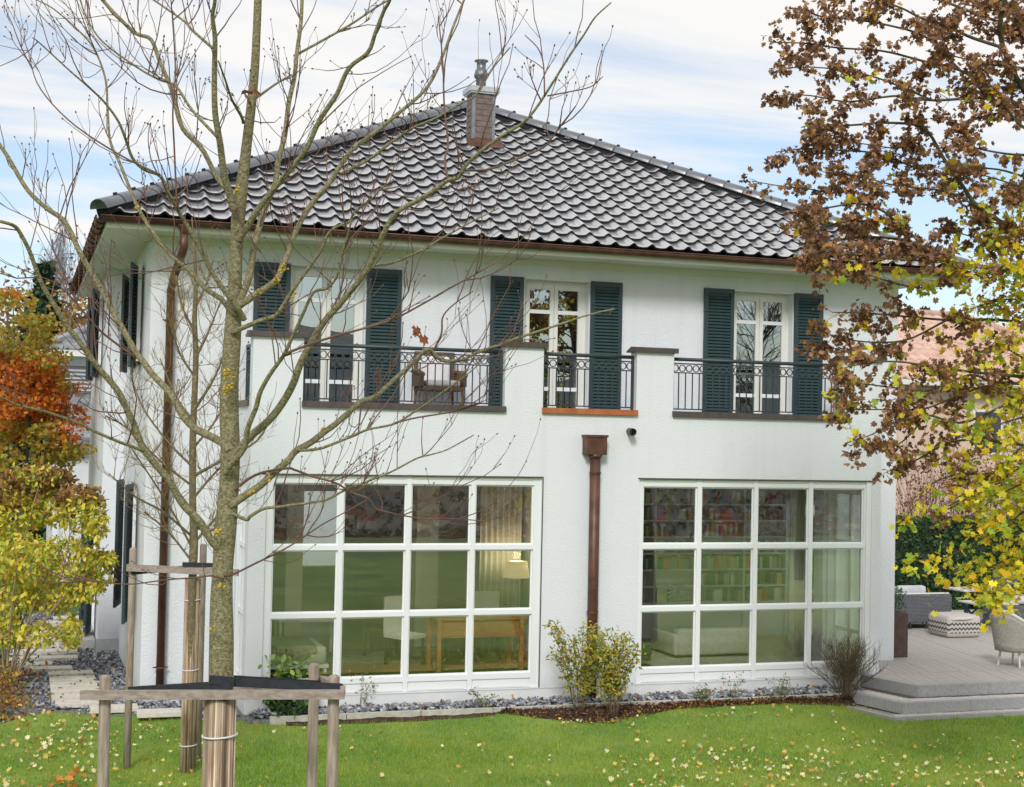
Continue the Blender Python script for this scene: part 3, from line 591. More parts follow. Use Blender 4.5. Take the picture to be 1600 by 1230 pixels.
# ---- copper rainwater goods on the bay, vent pipe
q = MB(); q.box(4.302,4.612,-.17,-.002,3.395,3.655,.008); q.box(4.29,4.624,-.182,-.0,3.640,3.672); part(q, 'rainwater_hopper', COPPER, house)
q = MB(); q.tube([(4.47,-.085,3.40),(4.47,-.085,3.34)],[.10,.08],14); q.tube([(4.47,-.085,3.36),(4.475,-.085,-.05)],.074,16); o = part(q, 'downspout', COPPER, house, True)
for z in (3.14,1.2): q = MB(); q.tube([(4.47,-.085,z-.012),(4.47,-.085,z+.012)],.083,16); q.box(4.465,4.475,-.02,.0,z-.01,z+.01); part(q,'pipe_bracket',COPPER,o)
q = MB(); q.tube([(5.02,.05,3.735),(5.005,-.16,3.722)],.052,14,caps=False); q.tube([(5.02,.05,3.735),(5.005,-.158,3.722)],.046,14,caps=False); part(q,'vent_pipe',mat('dark_vent',(.10,.09,.08),rough=.5,metal=.5),house,True)
# ---- cornice, gutter, downspout
OV = .62
q = MB(); q.box(HX0-OV, HX1+OV, HY0-OV, HY0+.2, 6.25, 6.34); q.box(HX0-OV, HX0+.2, HY0+.201, HY1+OV, 6.25, 6.34); q.box(HX1-.2, HX1+OV, HY0+.201, HY1+OV, 6.25, 6.34); part(q, 'soffit', CREAM, house)
q = MB(); q.box(HX0-OV-.02, HX1+OV+.02, HY0-OV-.02, HY0-OV-.001, 6.235, 6.37); q.box(HX0-OV-.02, HX0-OV-.001, HY0-OV, HY1+OV, 6.235, 6.37)
q.box(HX0-.03, HX1+.03, HY0-.03, HY0+.001, 6.16, 6.249); part(q, 'fascia', CREAM, house)
def gutter(p0, p1, out):
    k = 8; prof = []
    for j in range(k+1): t = PI*j/k; prof.append((math.cos(t)*.068, -math.sin(t)*.075))
    for j in range(k,-1,-1): t = PI*j/k; prof.append((math.cos(t)*.060, -math.sin(t)*.067))
    V = []; n_ = len(prof); p0 = np.array(p0,float); p1 = np.array(p1,float)
    for p in (p0,p1):
        for a, b in prof: V.append((p[0]+out[0]*a, p[1]+out[1]*a, p[2]+b))
    q = MB(); q.add(V, [(i,(i+1)%n_,n_+(i+1)%n_,n_+i) for i in range(n_)]+[tuple(range(n_)), tuple(range(2*n_-1,n_-1,-1))]); q.tube([p0+np.array([out[0]*.068,out[1]*.068,0]), p1+np.array([out[0]*.068,out[1]*.068,0])], .011, 8)
    return part(q, 'gutter', COPPER, house, True)
GZ = 6.372
gF = gutter((HX0-OV-.10, HY0-OV-.09, GZ),(HX1+OV+.10, HY0-OV-.09, GZ),(0,-1)); gL = gutter((HX0-OV-.09, HY0-OV-.10, GZ),(HX0-OV-.09, HY1+OV, GZ),(-1,0))
for y in np.arange(HY0-OV+.1, HY1+OV, .55):
    q = MB(); q.tube([(HX0-OV-.09+math.cos(t)*.078, y, GZ-math.sin(t)*.085) for t in np.linspace(0,PI,9)], .012, 5); part(q, 'gutter_bracket', COPPER, gL)
q = MB(); q.box(HX0-OV-.02, HX1+OV+.02, HY0-OV-.015, HY0-OV+.10, 6.371, 6.395); part(q, 'eaves_flashing', COPPER, house)
dx = -1.285
q = MB(); q.lathe((dx+.09, HY0-OV-.09, GZ-.19), [(.052,0),(.055,.06),(.085,.11),(.10,.13)], 14)
q.tube([(dx+.09, HY0-OV-.09, GZ-.18),(dx+.09, HY0-OV-.09, GZ-.36),(dx+.02, HY0-.22, GZ-.70),(dx, HY0-.085, GZ-.86),(dx, HY0-.085, .05)], .056, 14); o = part(q, 'downspout', COPPER, house, True)
for z in (5.1,2.9,.42): q = MB(); q.tube([(dx,HY0-.085,z-.012),(dx,HY0-.085,z+.012)],.066,14); q.box(dx-.1,dx+.1,HY0-.09,HY0-.08,z-.008,z+.008); part(q,'pipe_bracket',COPPER,o)
# ---- roof
RX0, RX1, RY0, RY1, RZ0 = -2.24, 10.89, .50, 11.42, 6.40
AP = Vector((4.33, 5.95, 9.50)); 
rb = MB(); e = .04
rb.add([(RX0+e,RY0+e,RZ0),(RX1-e,RY0+e,RZ0),(RX1-e,RY1-e,RZ0),(RX0+e,RY1-e,RZ0),(AP.x,AP.y,AP.z-.02)], [(0,1,4),(1,2,4),(2,3,4),(3,0,4),(3,2,1,0)])
roof = part(rb, 'roof', mat('roof_underlay',(.03,.03,.035),rough=.9), house)
TW, TL = .2905, .318
def tile_mesh(mt):
    mb = MB(); ns = 14; Ln = TL+.05
    def hh(u):
        u = u % 1.0
        w = abs(((u-.72+.5) % 1.)-.5); return (.026*(1+math.cos(PI*w/.27)) if w < .27 else 0.)-.006*max(0,math.sin(PI*min(u/.46,1)))
    us = [i/ns for i in range(ns+1)]; us[-1] = 1.03; K = ns+1
    for rows in ([(.014,.044,-.048),(.0,.046,-.043),(.0,.048,-.004)],[(.0,.048,-.004),(.012,.049,0),(.30*Ln,.036,0),(Ln,.0,0)]):
        n0 = len(mb.v)
        for v, base_, dz in rows:
            for u in us: mb.v.append(((u-.5)*TW, v, base_+hh(u)+dz))
        for r in range(len(rows)-1):
            for i in range(ns): mb.f.append((n0+r*K+i, n0+r*K+i+1, n0+(r+1)*K+i+1, n0+(r+1)*K+i))
    me = mb.mesh('roof_tile', mt, False); me.materials.append(mat('shaded_tile_edge',(.012,.013,.019),(.024,.025,.032),20,.7,.2,40,spec=.25))  # shade on the lips is put into the colour: near-black beside the glaze
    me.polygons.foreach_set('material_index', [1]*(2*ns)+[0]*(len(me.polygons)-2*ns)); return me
tm_ = TILE; tn = tm_.node_tree; pbn = tn.nodes['Principled BSDF']; src = pbn.inputs['Base Color'].links[0].from_socket
oi = tn.nodes.new('ShaderNodeObjectInfo'); hs = tn.nodes.new('ShaderNodeHueSaturation'); mrn = tn.nodes.new('ShaderNodeMapRange'); mrn.inputs[3].default_value = .4; mrn.inputs[4].default_value = 1.7
tn.links.new(oi.outputs['Random'], mrn.inputs[0]); tn.links.new(mrn.outputs[0], hs.inputs['Value']); tn.links.new(src, hs.inputs['Color']); tn.links.new(hs.outputs[0], pbn.inputs['Base Color'])
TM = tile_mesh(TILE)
TM.polygons.foreach_set('use_smooth', [True]*len(TM.polygons))
pitF = math.atan2(AP.z-RZ0, AP.y-RY0); slF = math.hypot(AP.z-RZ0, AP.y-RY0)
nrow = int(slF/TL)
front = []
for r in range(nrow+1):
    v = r*TL; y = RY0+v*math.cos(pitF); z = RZ0+v*math.sin(pitF)
    f_ = v/slF; xl = RX0+(AP.x-RX0)*f_; xr = RX1+(AP.x-RX1)*f_
    i0 = int(math.floor((xl-RX0)/TW))-1; i1 = int(math.ceil((xr-RX0)/TW))+1
    for i in range(i0, i1):
        x = RX0+(i+.5)*TW
        if x+TW/2 < xl+.01 or x-TW/2 > xr-.01: continue
        # leave the chimney foot free
        front.append((r, i, x, y, z))
hipL = Vector((AP.x-RX0, AP.y-RY0, 0)).normalized(); hipR = Vector((AP.x-RX1, AP.y-RY0, 0)).normalized()
nL = Vector((hipL.y, -hipL.x, 0)); nR = Vector((-hipR.y, hipR.x, 0))       # pointing into the front slope
rot = Matrix.Rotation(pitF, 4, 'X')
def clipped(me, x, y, z):
    bm = bmesh.new(); bm.from_mesh(me); bm.transform(Matrix.Translation((x,y,z)) @ rot)
    n0 = len(bm.verts)
    for nn, c in ((nL, Vector((RX0,RY0,0))),(nR, Vector((RX1,RY0,0)))):
        bmesh.ops.bisect_plane(bm, geom=bm.verts[:]+bm.edges[:]+bm.faces[:], plane_co=c, plane_no=nn, clear_inner=True)
    if not bm.faces: bm.free(); return None
    bm.transform((Matrix.Translation((x,y,z)) @ rot).inverted()); m2 = bpy.data.meshes.new('roof_tile'); bm.to_mesh(m2); bm.free(); m2.materials.append(TILE); m2.materials.append(MATS['shaded_tile_edge']); return m2
LIM = 300; cnt = 0; restb = bmesh.new()
for (r, i, x, y, z) in front:
    cor = [Vector((x+s*TW/2, y+t*(TL+.05)*math.cos(pitF), 0)) for s in (-1,1.1) for t in (0,1)]
    inside = all((c-Vector((RX0,RY0,0))).dot(nL) > 0 and (c-Vector((RX1,RY0,0))).dot(nR) > 0 for c in cor)
    me = TM if inside else clipped(TM, x, y, z)
    if me is None: continue
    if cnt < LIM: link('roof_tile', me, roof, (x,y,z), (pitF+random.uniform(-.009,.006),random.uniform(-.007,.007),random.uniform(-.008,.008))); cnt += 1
    else:
        mt4 = Matrix.Translation((x,y,z)) @ rot; b0 = len(restb.verts); restb.from_mesh(me); restb.verts.ensure_lookup_table()
        for v_ in restb.verts[b0:]: v_.co = mt4 @ v_.co
# remaining slopes: same tiles, joined
def slope_tiles(A, B, tgt):
    A, B = Vector(A), Vector(B); d = (B-A).normalized(); up = (tgt-(A+B)/2); up = (up-d*up.dot(d)); sl = up.length; upn = up.normalized(); nn = d.cross(upn); W_ = (B-A).length
    apx = (tgt-A).dot(d)
    for r in range(int(sl/TL)):
        f_ = r*TL/sl; a0 = apx*f_; a1 = W_+(apx-W_)*f_; i0 = int(a0/TW)+1; i1 = int(a1/TW)
        for i in range(i0, i1):
            org = A+d*((i+.5)*TW)+upn*(r*TL); mt4 = Matrix.Identity(4)
            for c_, vec in enumerate((d, upn, nn)):
                for k_ in range(3): mt4[k_][c_] = vec[k_]
            for k_ in range(3): mt4[k_][3] = org[k_]
            b0 = len(restb.verts); restb.from_mesh(TM); restb.verts.ensure_lookup_table()
            for v_ in restb.verts[b0:]: v_.co = mt4 @ v_.co
slope_tiles((RX0,RY1,RZ0),(RX0,RY0,RZ0),AP); slope_tiles((RX1,RY0,RZ0),(RX1,RY1,RZ0),AP)
m2 = bpy.data.meshes.new('tile_field'); restb.to_mesh(m2); restb.free(); m2.materials.append(TILE); m2.materials.append(MATS['shaded_tile_edge']); stuff(link('tile_field', m2, roof))
# hip ridge tiles with clips
def hip(A, B, name='ridge_tile', every=.345):
    A, B = Vector(A), Vector(B); d = (B-A); Lg = d.length; d.normalize(); sidev = d.cross(Vector((0,0,1))).normalized(); upv = sidev.cross(d)
    k = 9; mb = MB(); Lt = every+.04
    for v, r in ((0,.150),(.02,.155),(every,.140),(Lt,.136)):
        for j in range(k+1): t = PI*j/k; mb.v.append((math.cos(t)*r*1.05, v, math.sin(t)*r*.85))
    for rr in range(3):
        for j in range(k): a = rr*(k+1)+j; mb.f.append((a,a+1,a+k+2,a+k+1))
    mb.f.append(tuple(range(k+1)))
    me = mb.mesh('ridge_tile', RIDGE, True)
    cl = MB(); cl.box(-.018,.018,every-.03,every+.015,.105,.150); clm = cl.mesh('ridge_clip', mat('dark_clip',(.03,.03,.03),rough=.5,metal=.6))
    mt = Matrix.Identity(3)
    for c_, vec in enumerate((sidev, d, upv)):
        for k_ in range(3): mt[k_][c_] = vec[k_]
    eu = mt.to_euler(); n_ = int(Lg/every)
    for i in range(n_):
        P = A+d*(i*every); o = link(name, me, roof, P, eu); c = link('ridge_clip', clm, o, P, eu); c.matrix_parent_inverse = o.matrix_basis.inverted()
up_ = Vector((0,0,.075)); APt = AP+up_
for A_ in ((RX0,RY0),(RX1,RY0),(RX0,RY1),(RX1,RY1)):
    q = MB(); q.tube([(A_[0],A_[1],RZ0+.035),(AP.x,AP.y,AP.z+.035)],.115,8); part(q,'ridge_comb',mat('black_comb',(.012,.012,.014),rough=.9),roof)
hip(Vector((RX0-.05,RY0-.04,RZ0-.0))+up_*.7, APt); hip(Vector((RX1+.05,RY0-.04,RZ0-.0))+up_*.7, APt)
hip(Vector((RX0-.05,RY1,RZ0))+up_, APt); hip(Vector((RX1+.05,RY1,RZ0))+up_, APt)
# ---- chimney
CX0, CX1, CY0, CY1 = 3.80, 4.20, 4.02, 4.36
SHING = mat('brown_grey_shingle', (.10,.075,.065), (.17,.13,.115), 10, .75, .2, 30); ZINC = mat('pale_zinc',(.42,.43,.46),(.52,.53,.55),6,.4,metal=.6); LEADM = mat('blue_grey_lead',(.15,.17,.20),(.22,.24,.28),8,.6,metal=.3)
q = MB(); q.box(CX0, CX1, CY0, CY1, 8.1, 9.36); chim = part(q, 'chimney', LEADM, house)
nrows = 9
for i in range(nrows):
    z = 8.49+i*.096
    q = MB(); q.extrude([(CY0-.012,z),(CY0-.002,z),(CY0-.002,z+.093),(CY0-.005,z+.093)], 'x', CX0+.055, CX1-.055); part(q, 'shingle', SHING, chim)
    q = MB(); q.add([(CX0-.012,CY0+.06,z),(CX0-.002,CY0+.06,z),(CX0-.002,CY0+.06,z+.093),(CX0-.005,CY0+.06,z+.093),(CX0-.012,CY1-.06,z),(CX0-.002,CY1-.06,z),(CX0-.002,CY1-.06,z+.093),(CX0-.005,CY1-.06,z+.093)],[(0,1,2,3),(7,6,5,4),(0,4,5,1),(3,2,6,7),(0,3,7,4),(1,5,6,2)]); part(q, 'shingle', SHING, chim)
q = MB(); q.box(CX0-.06, CX1+.06, CY0-.06, CY1+.06, 9.36, 9.445); q.box(CX0-.04, CX1+.04, CY0-.04, CY1+.04, 9.33, 9.361); part(q, 'chimney_cap', ZINC, chim)
q = MB(); q.lathe((3.99,4.19,9.44), [(.082,0),(.082,.17),(.115,.20),(.12,.24),(.095,.33),(.078,.34),(.078,.47),(.12,.475),(.11,.49),(.03,.51)], 18); part(q, 'flue_pipe', mat('dull_steel',(.16,.17,.19),(.22,.23,.25),6,.42,metal=.7), chim, True)
q = MB(); sl_ = math.tan(pitF)
for dy, x0, x1 in ((CY0-.16, CX0-.1, CX1+.12),):
    z0 = RZ0+(dy-RY0)*sl_+.095; z1 = RZ0+(CY0-RY0)*sl_+.12
    q.add([(x0,dy,z0),(x1,dy,z0),(x1,CY0-.01,z1),(x0,CY0-.01,z1),(x0,dy,z0+.02),(x1,dy,z0+.02),(x1,CY0-.01,z1+.05),(x0,CY0-.01,z1+.05)],[(0,3,2,1),(4,5,6,7),(0,1,5,4),(1,2,6,5),(2,3,7,6),(3,0,4,7)])
part(q, 'chimney_flashing', COPPER, chim)
# ================================================================== ROOMS BEHIND THE GLASS
INW = mat('interior_plaster', (.84,.82,.76), rough=.9); OAK = mat('oak_floor', (.36,.21,.10), (.48,.30,.16), 5, .4, stretch=(1,8,1)); INC = mat('ceiling_white',(.80,.80,.78),rough=.9)
q = MB(); q.box(-.11,8.93,.225,1.199,.10,FLZ-.002); part(q,'bay_floor',OAK,house)
q = MB(); q.box(-.045,8.875,1.1995,1.4895,.10,FLZ); part(q,'threshold',OAK,house)
q = MB(); q.box(-1.25,9.88,1.49,10.5,.10,FLZ); part(q,'interior_floor',OAK,house)
q = MB(); q.box(-.11,8.93,.225,1.195,2.96,3.2); part(q,'bay_ceiling',INC,house)
q = MB(); q.box(-1.25,9.88,1.49,10.5,2.96,3.2); part(q,'interior_ceiling',INC,house)
q = MB(); q.box(-1.25,9.88,1.49,10.5,3.70,3.86); part(q,'upper_floor',OAK,house)
q = MB(); q.box(-1.25,9.88,4.6,4.75,3.87,6.2); part(q,'upper_partition',INW,house)
q = MB(); q.box(4.62,4.78,1.49,6.3,FLZ,2.955); part(q,'partition_wall',INW,house)
q = MB(); wall(q,4.79,9.88,FLZ,2.955,[],4.42,4.56); part(q,'library_wall',INW,house)
q = MB(); wall(q,-1.25,4.61,FLZ,2.955,[(1.3,3.4,FLZ,2.6)],6.3,6.42); part(q,'dining_wall',INW,house)
q = MB(); q.box(2.98,3.35,3.9,4.2,FLZ,2.955); part(q,'white_column',INW,house)
q = MB(); q.box(.95,1.22,4.4,6.29,FLZ,2.955); part(q,'wall_stub',INW,house)
DESK = mat('orange_oak',(.36,.15,.04),(.48,.22,.07),7,.45,stretch=(1,6,6)); LINEN = mat('pale_linen',(.52,.50,.42),(.62,.60,.52),20,.95,.5,120)
dk = thing('desk', 'orange brown wooden desk behind the left big window', 'desk', (3.3,1.65,FLZ))
q = MB(); q.box(2.62,4.02,1.33,2.0,.935,.975,.006); part(q,'desktop',DESK,dk)
q = MB(); q.box(2.70,3.94,1.38,1.95,.68,.934); part(q,'apron',DESK,dk)
for x in (2.67,3.93):
    for y in (1.36,1.93): q = MB(); q.box(x-.03,x+.03,y-.025,y+.025,FLZ,.934); part(q,'leg',DESK,dk)
for x in (2.74,3.34): q = MB(); q.box(x,x+.56,1.366,1.379,.71,.91); d_ = part(q,'drawer',DESK,dk); q = MB(); q.box(x+.26,x+.30,1.35,1.366,.80,.82); part(q,'knob',mat('brass',(.5,.35,.12),rough=.4,metal=.8),d_)
chm = mat('dark_walnut',(.06,.035,.02),(.10,.06,.035),8,.5)
def chair(name,label,x,y,rz,seatm,frame,h=.85):
    t = thing(name,label,'chair',(x,y,FLZ)); c_, s_ = math.cos(rz), math.sin(rz)
    def R_(mb): mb.v = [(x+c_*a-s_*b, y+s_*a+c_*b, z+FLZ) for a,b,z in mb.v]; return mb
    part(R_(MB().box(-.23,.23,-.22,.22,.40,.46,.01)),'seat',seatm,t); part(R_(MB().box(-.22,.22,.20,.24,.46,h,.01)),'backrest',seatm,t)
    for a in (-.2,.2):
        for b in (-.19,.19): part(R_(MB().box(a-.018,a+.018,b-.018,b+.018,0,.40)),'leg',frame,t)
    return t
chair('desk_chair','dark wooden chair drawn up behind the orange desk',3.2,2.35,0,chm,chm,.9)
WSC = mat('white_slipcover',(.62,.60,.55),(.68,.66,.61),10,.95,.3,80)
chair('slipcovered_chair','white slipcovered chair to the left of the orange desk',2.35,2.1,.5,WSC,chm,1.0)
chair('slipcovered_chair','white slipcovered chair behind the right end of the orange desk',3.75,2.5,-.2,WSC,chm,1.0)
chair('dining_chair','dark dining chair near the middle of the dining room',2.2,3.0,2.6,chm,chm,.95)
LAMPM = bpy.data.materials.new('lit_lamp_shade'); LAMPM.use_nodes = True; pl_ = LAMPM.node_tree.nodes['Principled BSDF']; pl_.inputs['Base Color'].default_value = (.75,.62,.36,1); pl_.inputs['Emission Color'].default_value = (1,.78,.42,1); pl_.inputs['Emission Strength'].default_value = .22
A = atY(807,889,2.35)
lp = thing('floor_lamp','floor lamp with glowing cream drum shade beside the desk','lamp',(A[0],A[1],FLZ))
q = MB(); q.lathe((A[0],A[1],A[2]-.13),[(.21,0),(.165,.25)],24); part(q,'lamp_shade',LAMPM,lp,True)
bulb = bpy.data.objects.new('lamp_bulb', bpy.data.lights.new('lamp_bulb','POINT')); COL.objects.link(bulb); bulb.data.energy = 8; bulb.data.color = (1,.80,.52); bulb.data.shadow_soft_size = .06; bulb.location = (A[0],A[1],A[2]+.20); WLOC[bulb.name] = bulb.location.copy(); bulb.parent = lp; bulb.matrix_parent_inverse = Matrix.Translation(-WLOC[lp.name])
q = MB(); q.tube([(A[0],A[1],FLZ+.02),(A[0],A[1],A[2]-.13)],.012,8); part(q,'stem',mat('steel',(.5,.5,.5),rough=.3,metal=.9),lp); q = MB(); q.lathe((A[0],A[1],FLZ),[(.16,0),(.16,.02),(.02,.035)],20); part(q,'base',chm,lp)
def curtain(name,label,x0,x1,y0,y1,z1,n=7):
    q = MB(); k = n*8; V = []
    for z in (FLZ+.02,z1):
        for i in range(k+1):
            t = i/k; s = .035*math.sin(t*n*2*PI)*(1.25 if z < 1 else .8)
            dx, dy = x1-x0, y1-y0; l = math.hypot(dx,dy); V.append((x0+dx*t-dy/l*s, y0+dy*t+dx/l*s, z))
    q.add(V,[(i,i+1,k+2+i,k+1+i) for i in range(k)]); o = part(q,name,mat('curtain_linen',(.60,.58,.50),(.68,.66,.58),3,.95),None,True)
    md = o.modifiers.new('thickness','SOLIDIFY'); md.thickness = .006
    return tag(o,label,'curtain')
curtain('curtain','pale curtain hanging behind the lamp in the left window',3.75,4.45,2.9,2.95,2.9)
curtain('curtain','long pale curtain inside the right big window near the terrace door',8.45,8.85,1.45,1.75,2.9,5)
db = thing('daybed','pale upholstered daybed with draped throw behind the left window','daybed',(.65,2.1,FLZ))
q = MB(); q.box(.14,1.10,1.66,2.7,.30,.56,.07); part(q,'mattress',LINEN,db,True)
q = MB(); q.box(.12,1.12,1.64,2.72,.26,.31); part(q,'frame',PAINT,db)
for x in (.15,1.07):
    for y in (1.67,2.67): q = MB(); q.box(x-.02,x+.02,y-.02,y+.02,FLZ,.26); part(q,'leg',PAINT,db)
q = MB(); q.add([(.30,1.625,.50),(.62,1.615,.33),(.94,1.625,.50),(.98,2.6,.585),(.26,2.6,.585),(.30,1.66,.577),(.62,1.66,.582),(.94,1.66,.577)],[(0,1,6,5),(1,2,7,6),(5,6,7,3,4)]); o = part(q,'throw',mat('taupe_wool',(.26,.22,.15),(.34,.29,.21),30,.95,.4,150),db); o.modifiers.new('t','SOLIDIFY').thickness = .012
cb = thing('sideboard','dark wooden sideboard at the left edge of the left window','sideboard',(.2,3.6,FLZ)); q = MB(); q.box(-.25,.52,3.4,3.9,.65,1.15,.008); part(q,'body',DESK,cb)
for x in (-.22,.48): q = MB(); q.box(x-.03,x+.03,3.42,3.48,FLZ,.65); q2 = part(q,'leg',DESK,cb); q = MB(); q.box(x-.03,x+.03,3.82,3.88,FLZ,.65); part(q,'leg',DESK,cb)
wt = thing('side_table','white side table behind the daybed','table',(1.1,3.2,FLZ)); q = MB(); q.box(.62,1.55,3.0,3.5,.74,.78); part(q,'tabletop',PAINT,wt)
for x in (.65,1.52):
    for y in (3.03,3.47): q = MB(); q.box(x-.02,x+.02,y-.02,y+.02,FLZ,.74); part(q,'leg',PAINT,wt)
q = MB(); q.box(1.25,3.9,2.35,3.7,FLZ+.001,FLZ+.014,.004); tag(part(q,'rug',mat('grey_rug',(.24,.22,.18),(.34,.31,.26),8,.98,.4,120),None),'flat grey rug on the dining room floor','rug')
# library
bc = thing('bookcase','white built-in bookcase along the library back wall','bookcase',(7.9,4.2,FLZ))
BX = (6.35,7.30,8.16,9.02,9.86); SZ = [.80+.285*i for i in range(8)]
for x in BX: q = MB(); q.box(x-.018,x+.018,4.10,4.41,FLZ,2.90); part(q,'upright',PAINT,bc)
for z in SZ:
    for a,b_ in zip(BX,BX[1:]): q = MB(); q.box(a+.0185,b_-.0185,4.11,4.41,z-.014,z+.014); part(q,'shelf',PAINT,bc)
for a,b_ in zip(BX,BX[1:]): q = MB(); q.box(a+.0185,b_-.0185,4.12,4.40,FLZ,.78); part(q,'cabinet',PAINT,bc)
BCOL = [('dark green',(.05,.16,.08)),('orange',(.75,.24,.05)),('cream',(.75,.68,.48)),('dark blue',(.04,.08,.22)),('brown',(.24,.12,.06)),('grey',(.40,.40,.40)),('red',(.55,.06,.04)),('pale green',(.42,.55,.28)),('white',(.80,.80,.77)),('ochre',(.70,.44,.10))]
BMATS = [mat('book_'+n.replace(' ','_'),c,rough=.7) for n,c in BCOL]
ORD = ['zeroth','first','second','third','fourth','fifth','sixth','seventh','eighth','ninth','tenth','eleventh','twelfth','thirteenth','fourteenth','fifteenth','sixteenth','seventeenth','eighteenth','nineteenth','twentieth']
def ordn(i): return ORD[i] if i < len(ORD) else str(i)+'th'
BAYS = ['left end','second','third','right end']
rb_ = random.Random(3)
for si, z in enumerate(SZ[:-1]):
    for bi,(a,b_) in enumerate(zip(BX,BX[1:])):
        if bi == 0: a = 6.75
        x = a+.03; n_ = 0
        if rb_.random() < .12: continue
        while x < b_-.06:
            if rb_.random() < .10: x += rb_.uniform(.06,.2); continue
            w = rb_.uniform(.028,.062) if rb_.random() < .85 else rb_.uniform(.10,.2); h_ = rb_.uniform(.17,.245); ci = rb_.randrange(len(BCOL))
            if x+w > b_-.03: break
            q = MB(); yb = rb_.uniform(4.13,4.17); q.box(x,x+w-.003,yb,4.36,z+.0145,z+.0145+h_); n_ += 1
            tag(part(q,'book',BMATS[ci],None), f'{BCOL[ci][0]} book, {ordn(n_)} from left, {BAYS[bi]} bay, {ordn(7-si)} shelf from top', 'book', 'books in the library bookcase'); x += w
sf = thing('sofa','pale beige sofa seen from behind in the library window','sofa',(7.3,2.3,FLZ)); SOFM = mat('beige_sofa',(.44,.42,.36),(.52,.50,.43),14,.95,.4,140)
q = MB(); q.box(6.68,8.02,1.80,2.02,.25,.66,.05); part(q,'backrest',SOFM,sf,True); q = MB(); q.box(6.68,8.02,2.02,2.75,.25,.48,.05); part(q,'seat',SOFM,sf,True)
for x in (6.62,7.98): q = MB(); q.box(x,x+.10,1.81,2.75,.25,.58,.04); part(q,'armrest',SOFM,sf,True)
for x in (6.7,8.0):
    for y in (1.88,2.68): q = MB(); q.box(x-.02,x+.02,y-.02,y+.02,FLZ,.25); part(q,'leg',chm,sf)
ac = thing('armchair','dark green armchair in the lower left corner of the right window','armchair',(6.0,1.6,FLZ)); q = MB(); q.box(5.62,6.15,1.55,2.1,.30,.50,.05); part(q,'seat',mat('bottle_green',(.03,.07,.05),(.045,.09,.065),12,.9),ac,True); q = MB(); q.box(5.62,5.76,1.55,2.1,.48,.88,.05); part(q,'backrest',MATS['bottle_green'],ac,True)
for x in (5.66,6.1):
    for y in (1.6,2.05): q = MB(); q.box(x-.02,x+.02,y-.02,y+.02,FLZ,.30); part(q,'leg',chm,ac)
q = MB(); A = atY(1010,905,1.3); q.extrude([(5.63,.885),(5.77,.885),(5.80,.55),(5.62,.50)],'y',1.50,1.545)
ckm = bpy.data.materials.new('yellow_black_check'); ckm.use_nodes = True; ck = ckm.node_tree.nodes.new('ShaderNodeTexChecker'); ck.inputs['Color1'].default_value = (.55,.33,.03,1); ck.inputs['Color2'].default_value = (.04,.035,.02,1); ck.inputs['Scale'].default_value = 16; tcc = ckm.node_tree.nodes.new('ShaderNodeTexCoord'); ckm.node_tree.links.new(tcc.outputs['Object'],ck.inputs[0]); ckm.node_tree.links.new(ck.outputs[0],ckm.node_tree.nodes['Principled BSDF'].inputs['Base Color'])
tag(part(q,'checked_cloth',ckm,None),'yellow and black checked cloth over the green armchair','cloth')
q = MB(); q.box(6.0,9.3,1.0,3.4,FLZ+.001,FLZ+.014,.004); tag(part(q,'rug',mat('pale_rug',(.42,.40,.33),(.50,.48,.41),8,.98,.4,120),None),'large pale rug on the library floor','rug')
dc = thing('wall_star','pale crossed stick ornament on the library cabinet','ornament',(7.7,4.0,.795))
for a_ in (-.75,-.25,.25,.75): q = MB(); q.tube([(7.72-.26*math.cos(a_),4.05,1.02-.18*math.sin(a_)-.0),(7.72+.26*math.cos(a_),4.05,1.02+.18*math.sin(a_))],.014,6); part(q,'stick',PAINT,dc)
# ---- rattan chair on the balcony
RAT = mat('brown_rattan',(.09,.05,.028),(.20,.12,.07),22,.7,.5,80)
bcx, bcy, bz = 2.42, .78, 3.862
rc = thing('rattan_armchair','brown rattan armchair with pale cushion on the balcony','armchair',(bcx,bcy,bz))
q = MB(); q.box(bcx-.30,bcx+.30,bcy-.28,bcy+.28,bz+.38,bz+.44,.015); part(q,'seat',RAT,rc)
q = MB(); q.box(bcx-.30,bcx+.30,bcy+.24,bcy+.30,bz+.44,bz+.95,.02); part(q,'backrest',RAT,rc)
q = MB(); q.box(bcx-.26,bcx+.20,bcy+.10,bcy+.235,bz+.46,bz+.88,.05); part(q,'back_cushion',mat('pale_cushion',(.62,.58,.62),(.68,.65,.66),6,.95),rc,True)
q = MB(); q.box(bcx-.24,bcx+.24,bcy-.26,bcy+.10,bz+.441,bz+.53,.03); part(q,'seat_cushion',MATS['pale_cushion'],rc,True)
for s in (-1,1):
    q = MB(); q.tube([(bcx+s*.31,bcy+.27,bz+.66),(bcx+s*.32,bcy-.1,bz+.64),(bcx+s*.31,bcy-.27,bz+.60)],.035,8); part(q,'armrest',RAT,rc)
    q = MB(); q.box(bcx+s*.31-.02,bcx+s*.31+.02,bcy-.26,bcy+.26,bz+.44,bz+.62); part(q,'side_panel',RAT,rc)
    for y in (-.25,.25): q = MB(); q.tube([(bcx+s*.27,bcy+y,bz+.4),(bcx+s*.29,bcy+y*1.05,bz)],.02,6); part(q,'leg',RAT,rc)
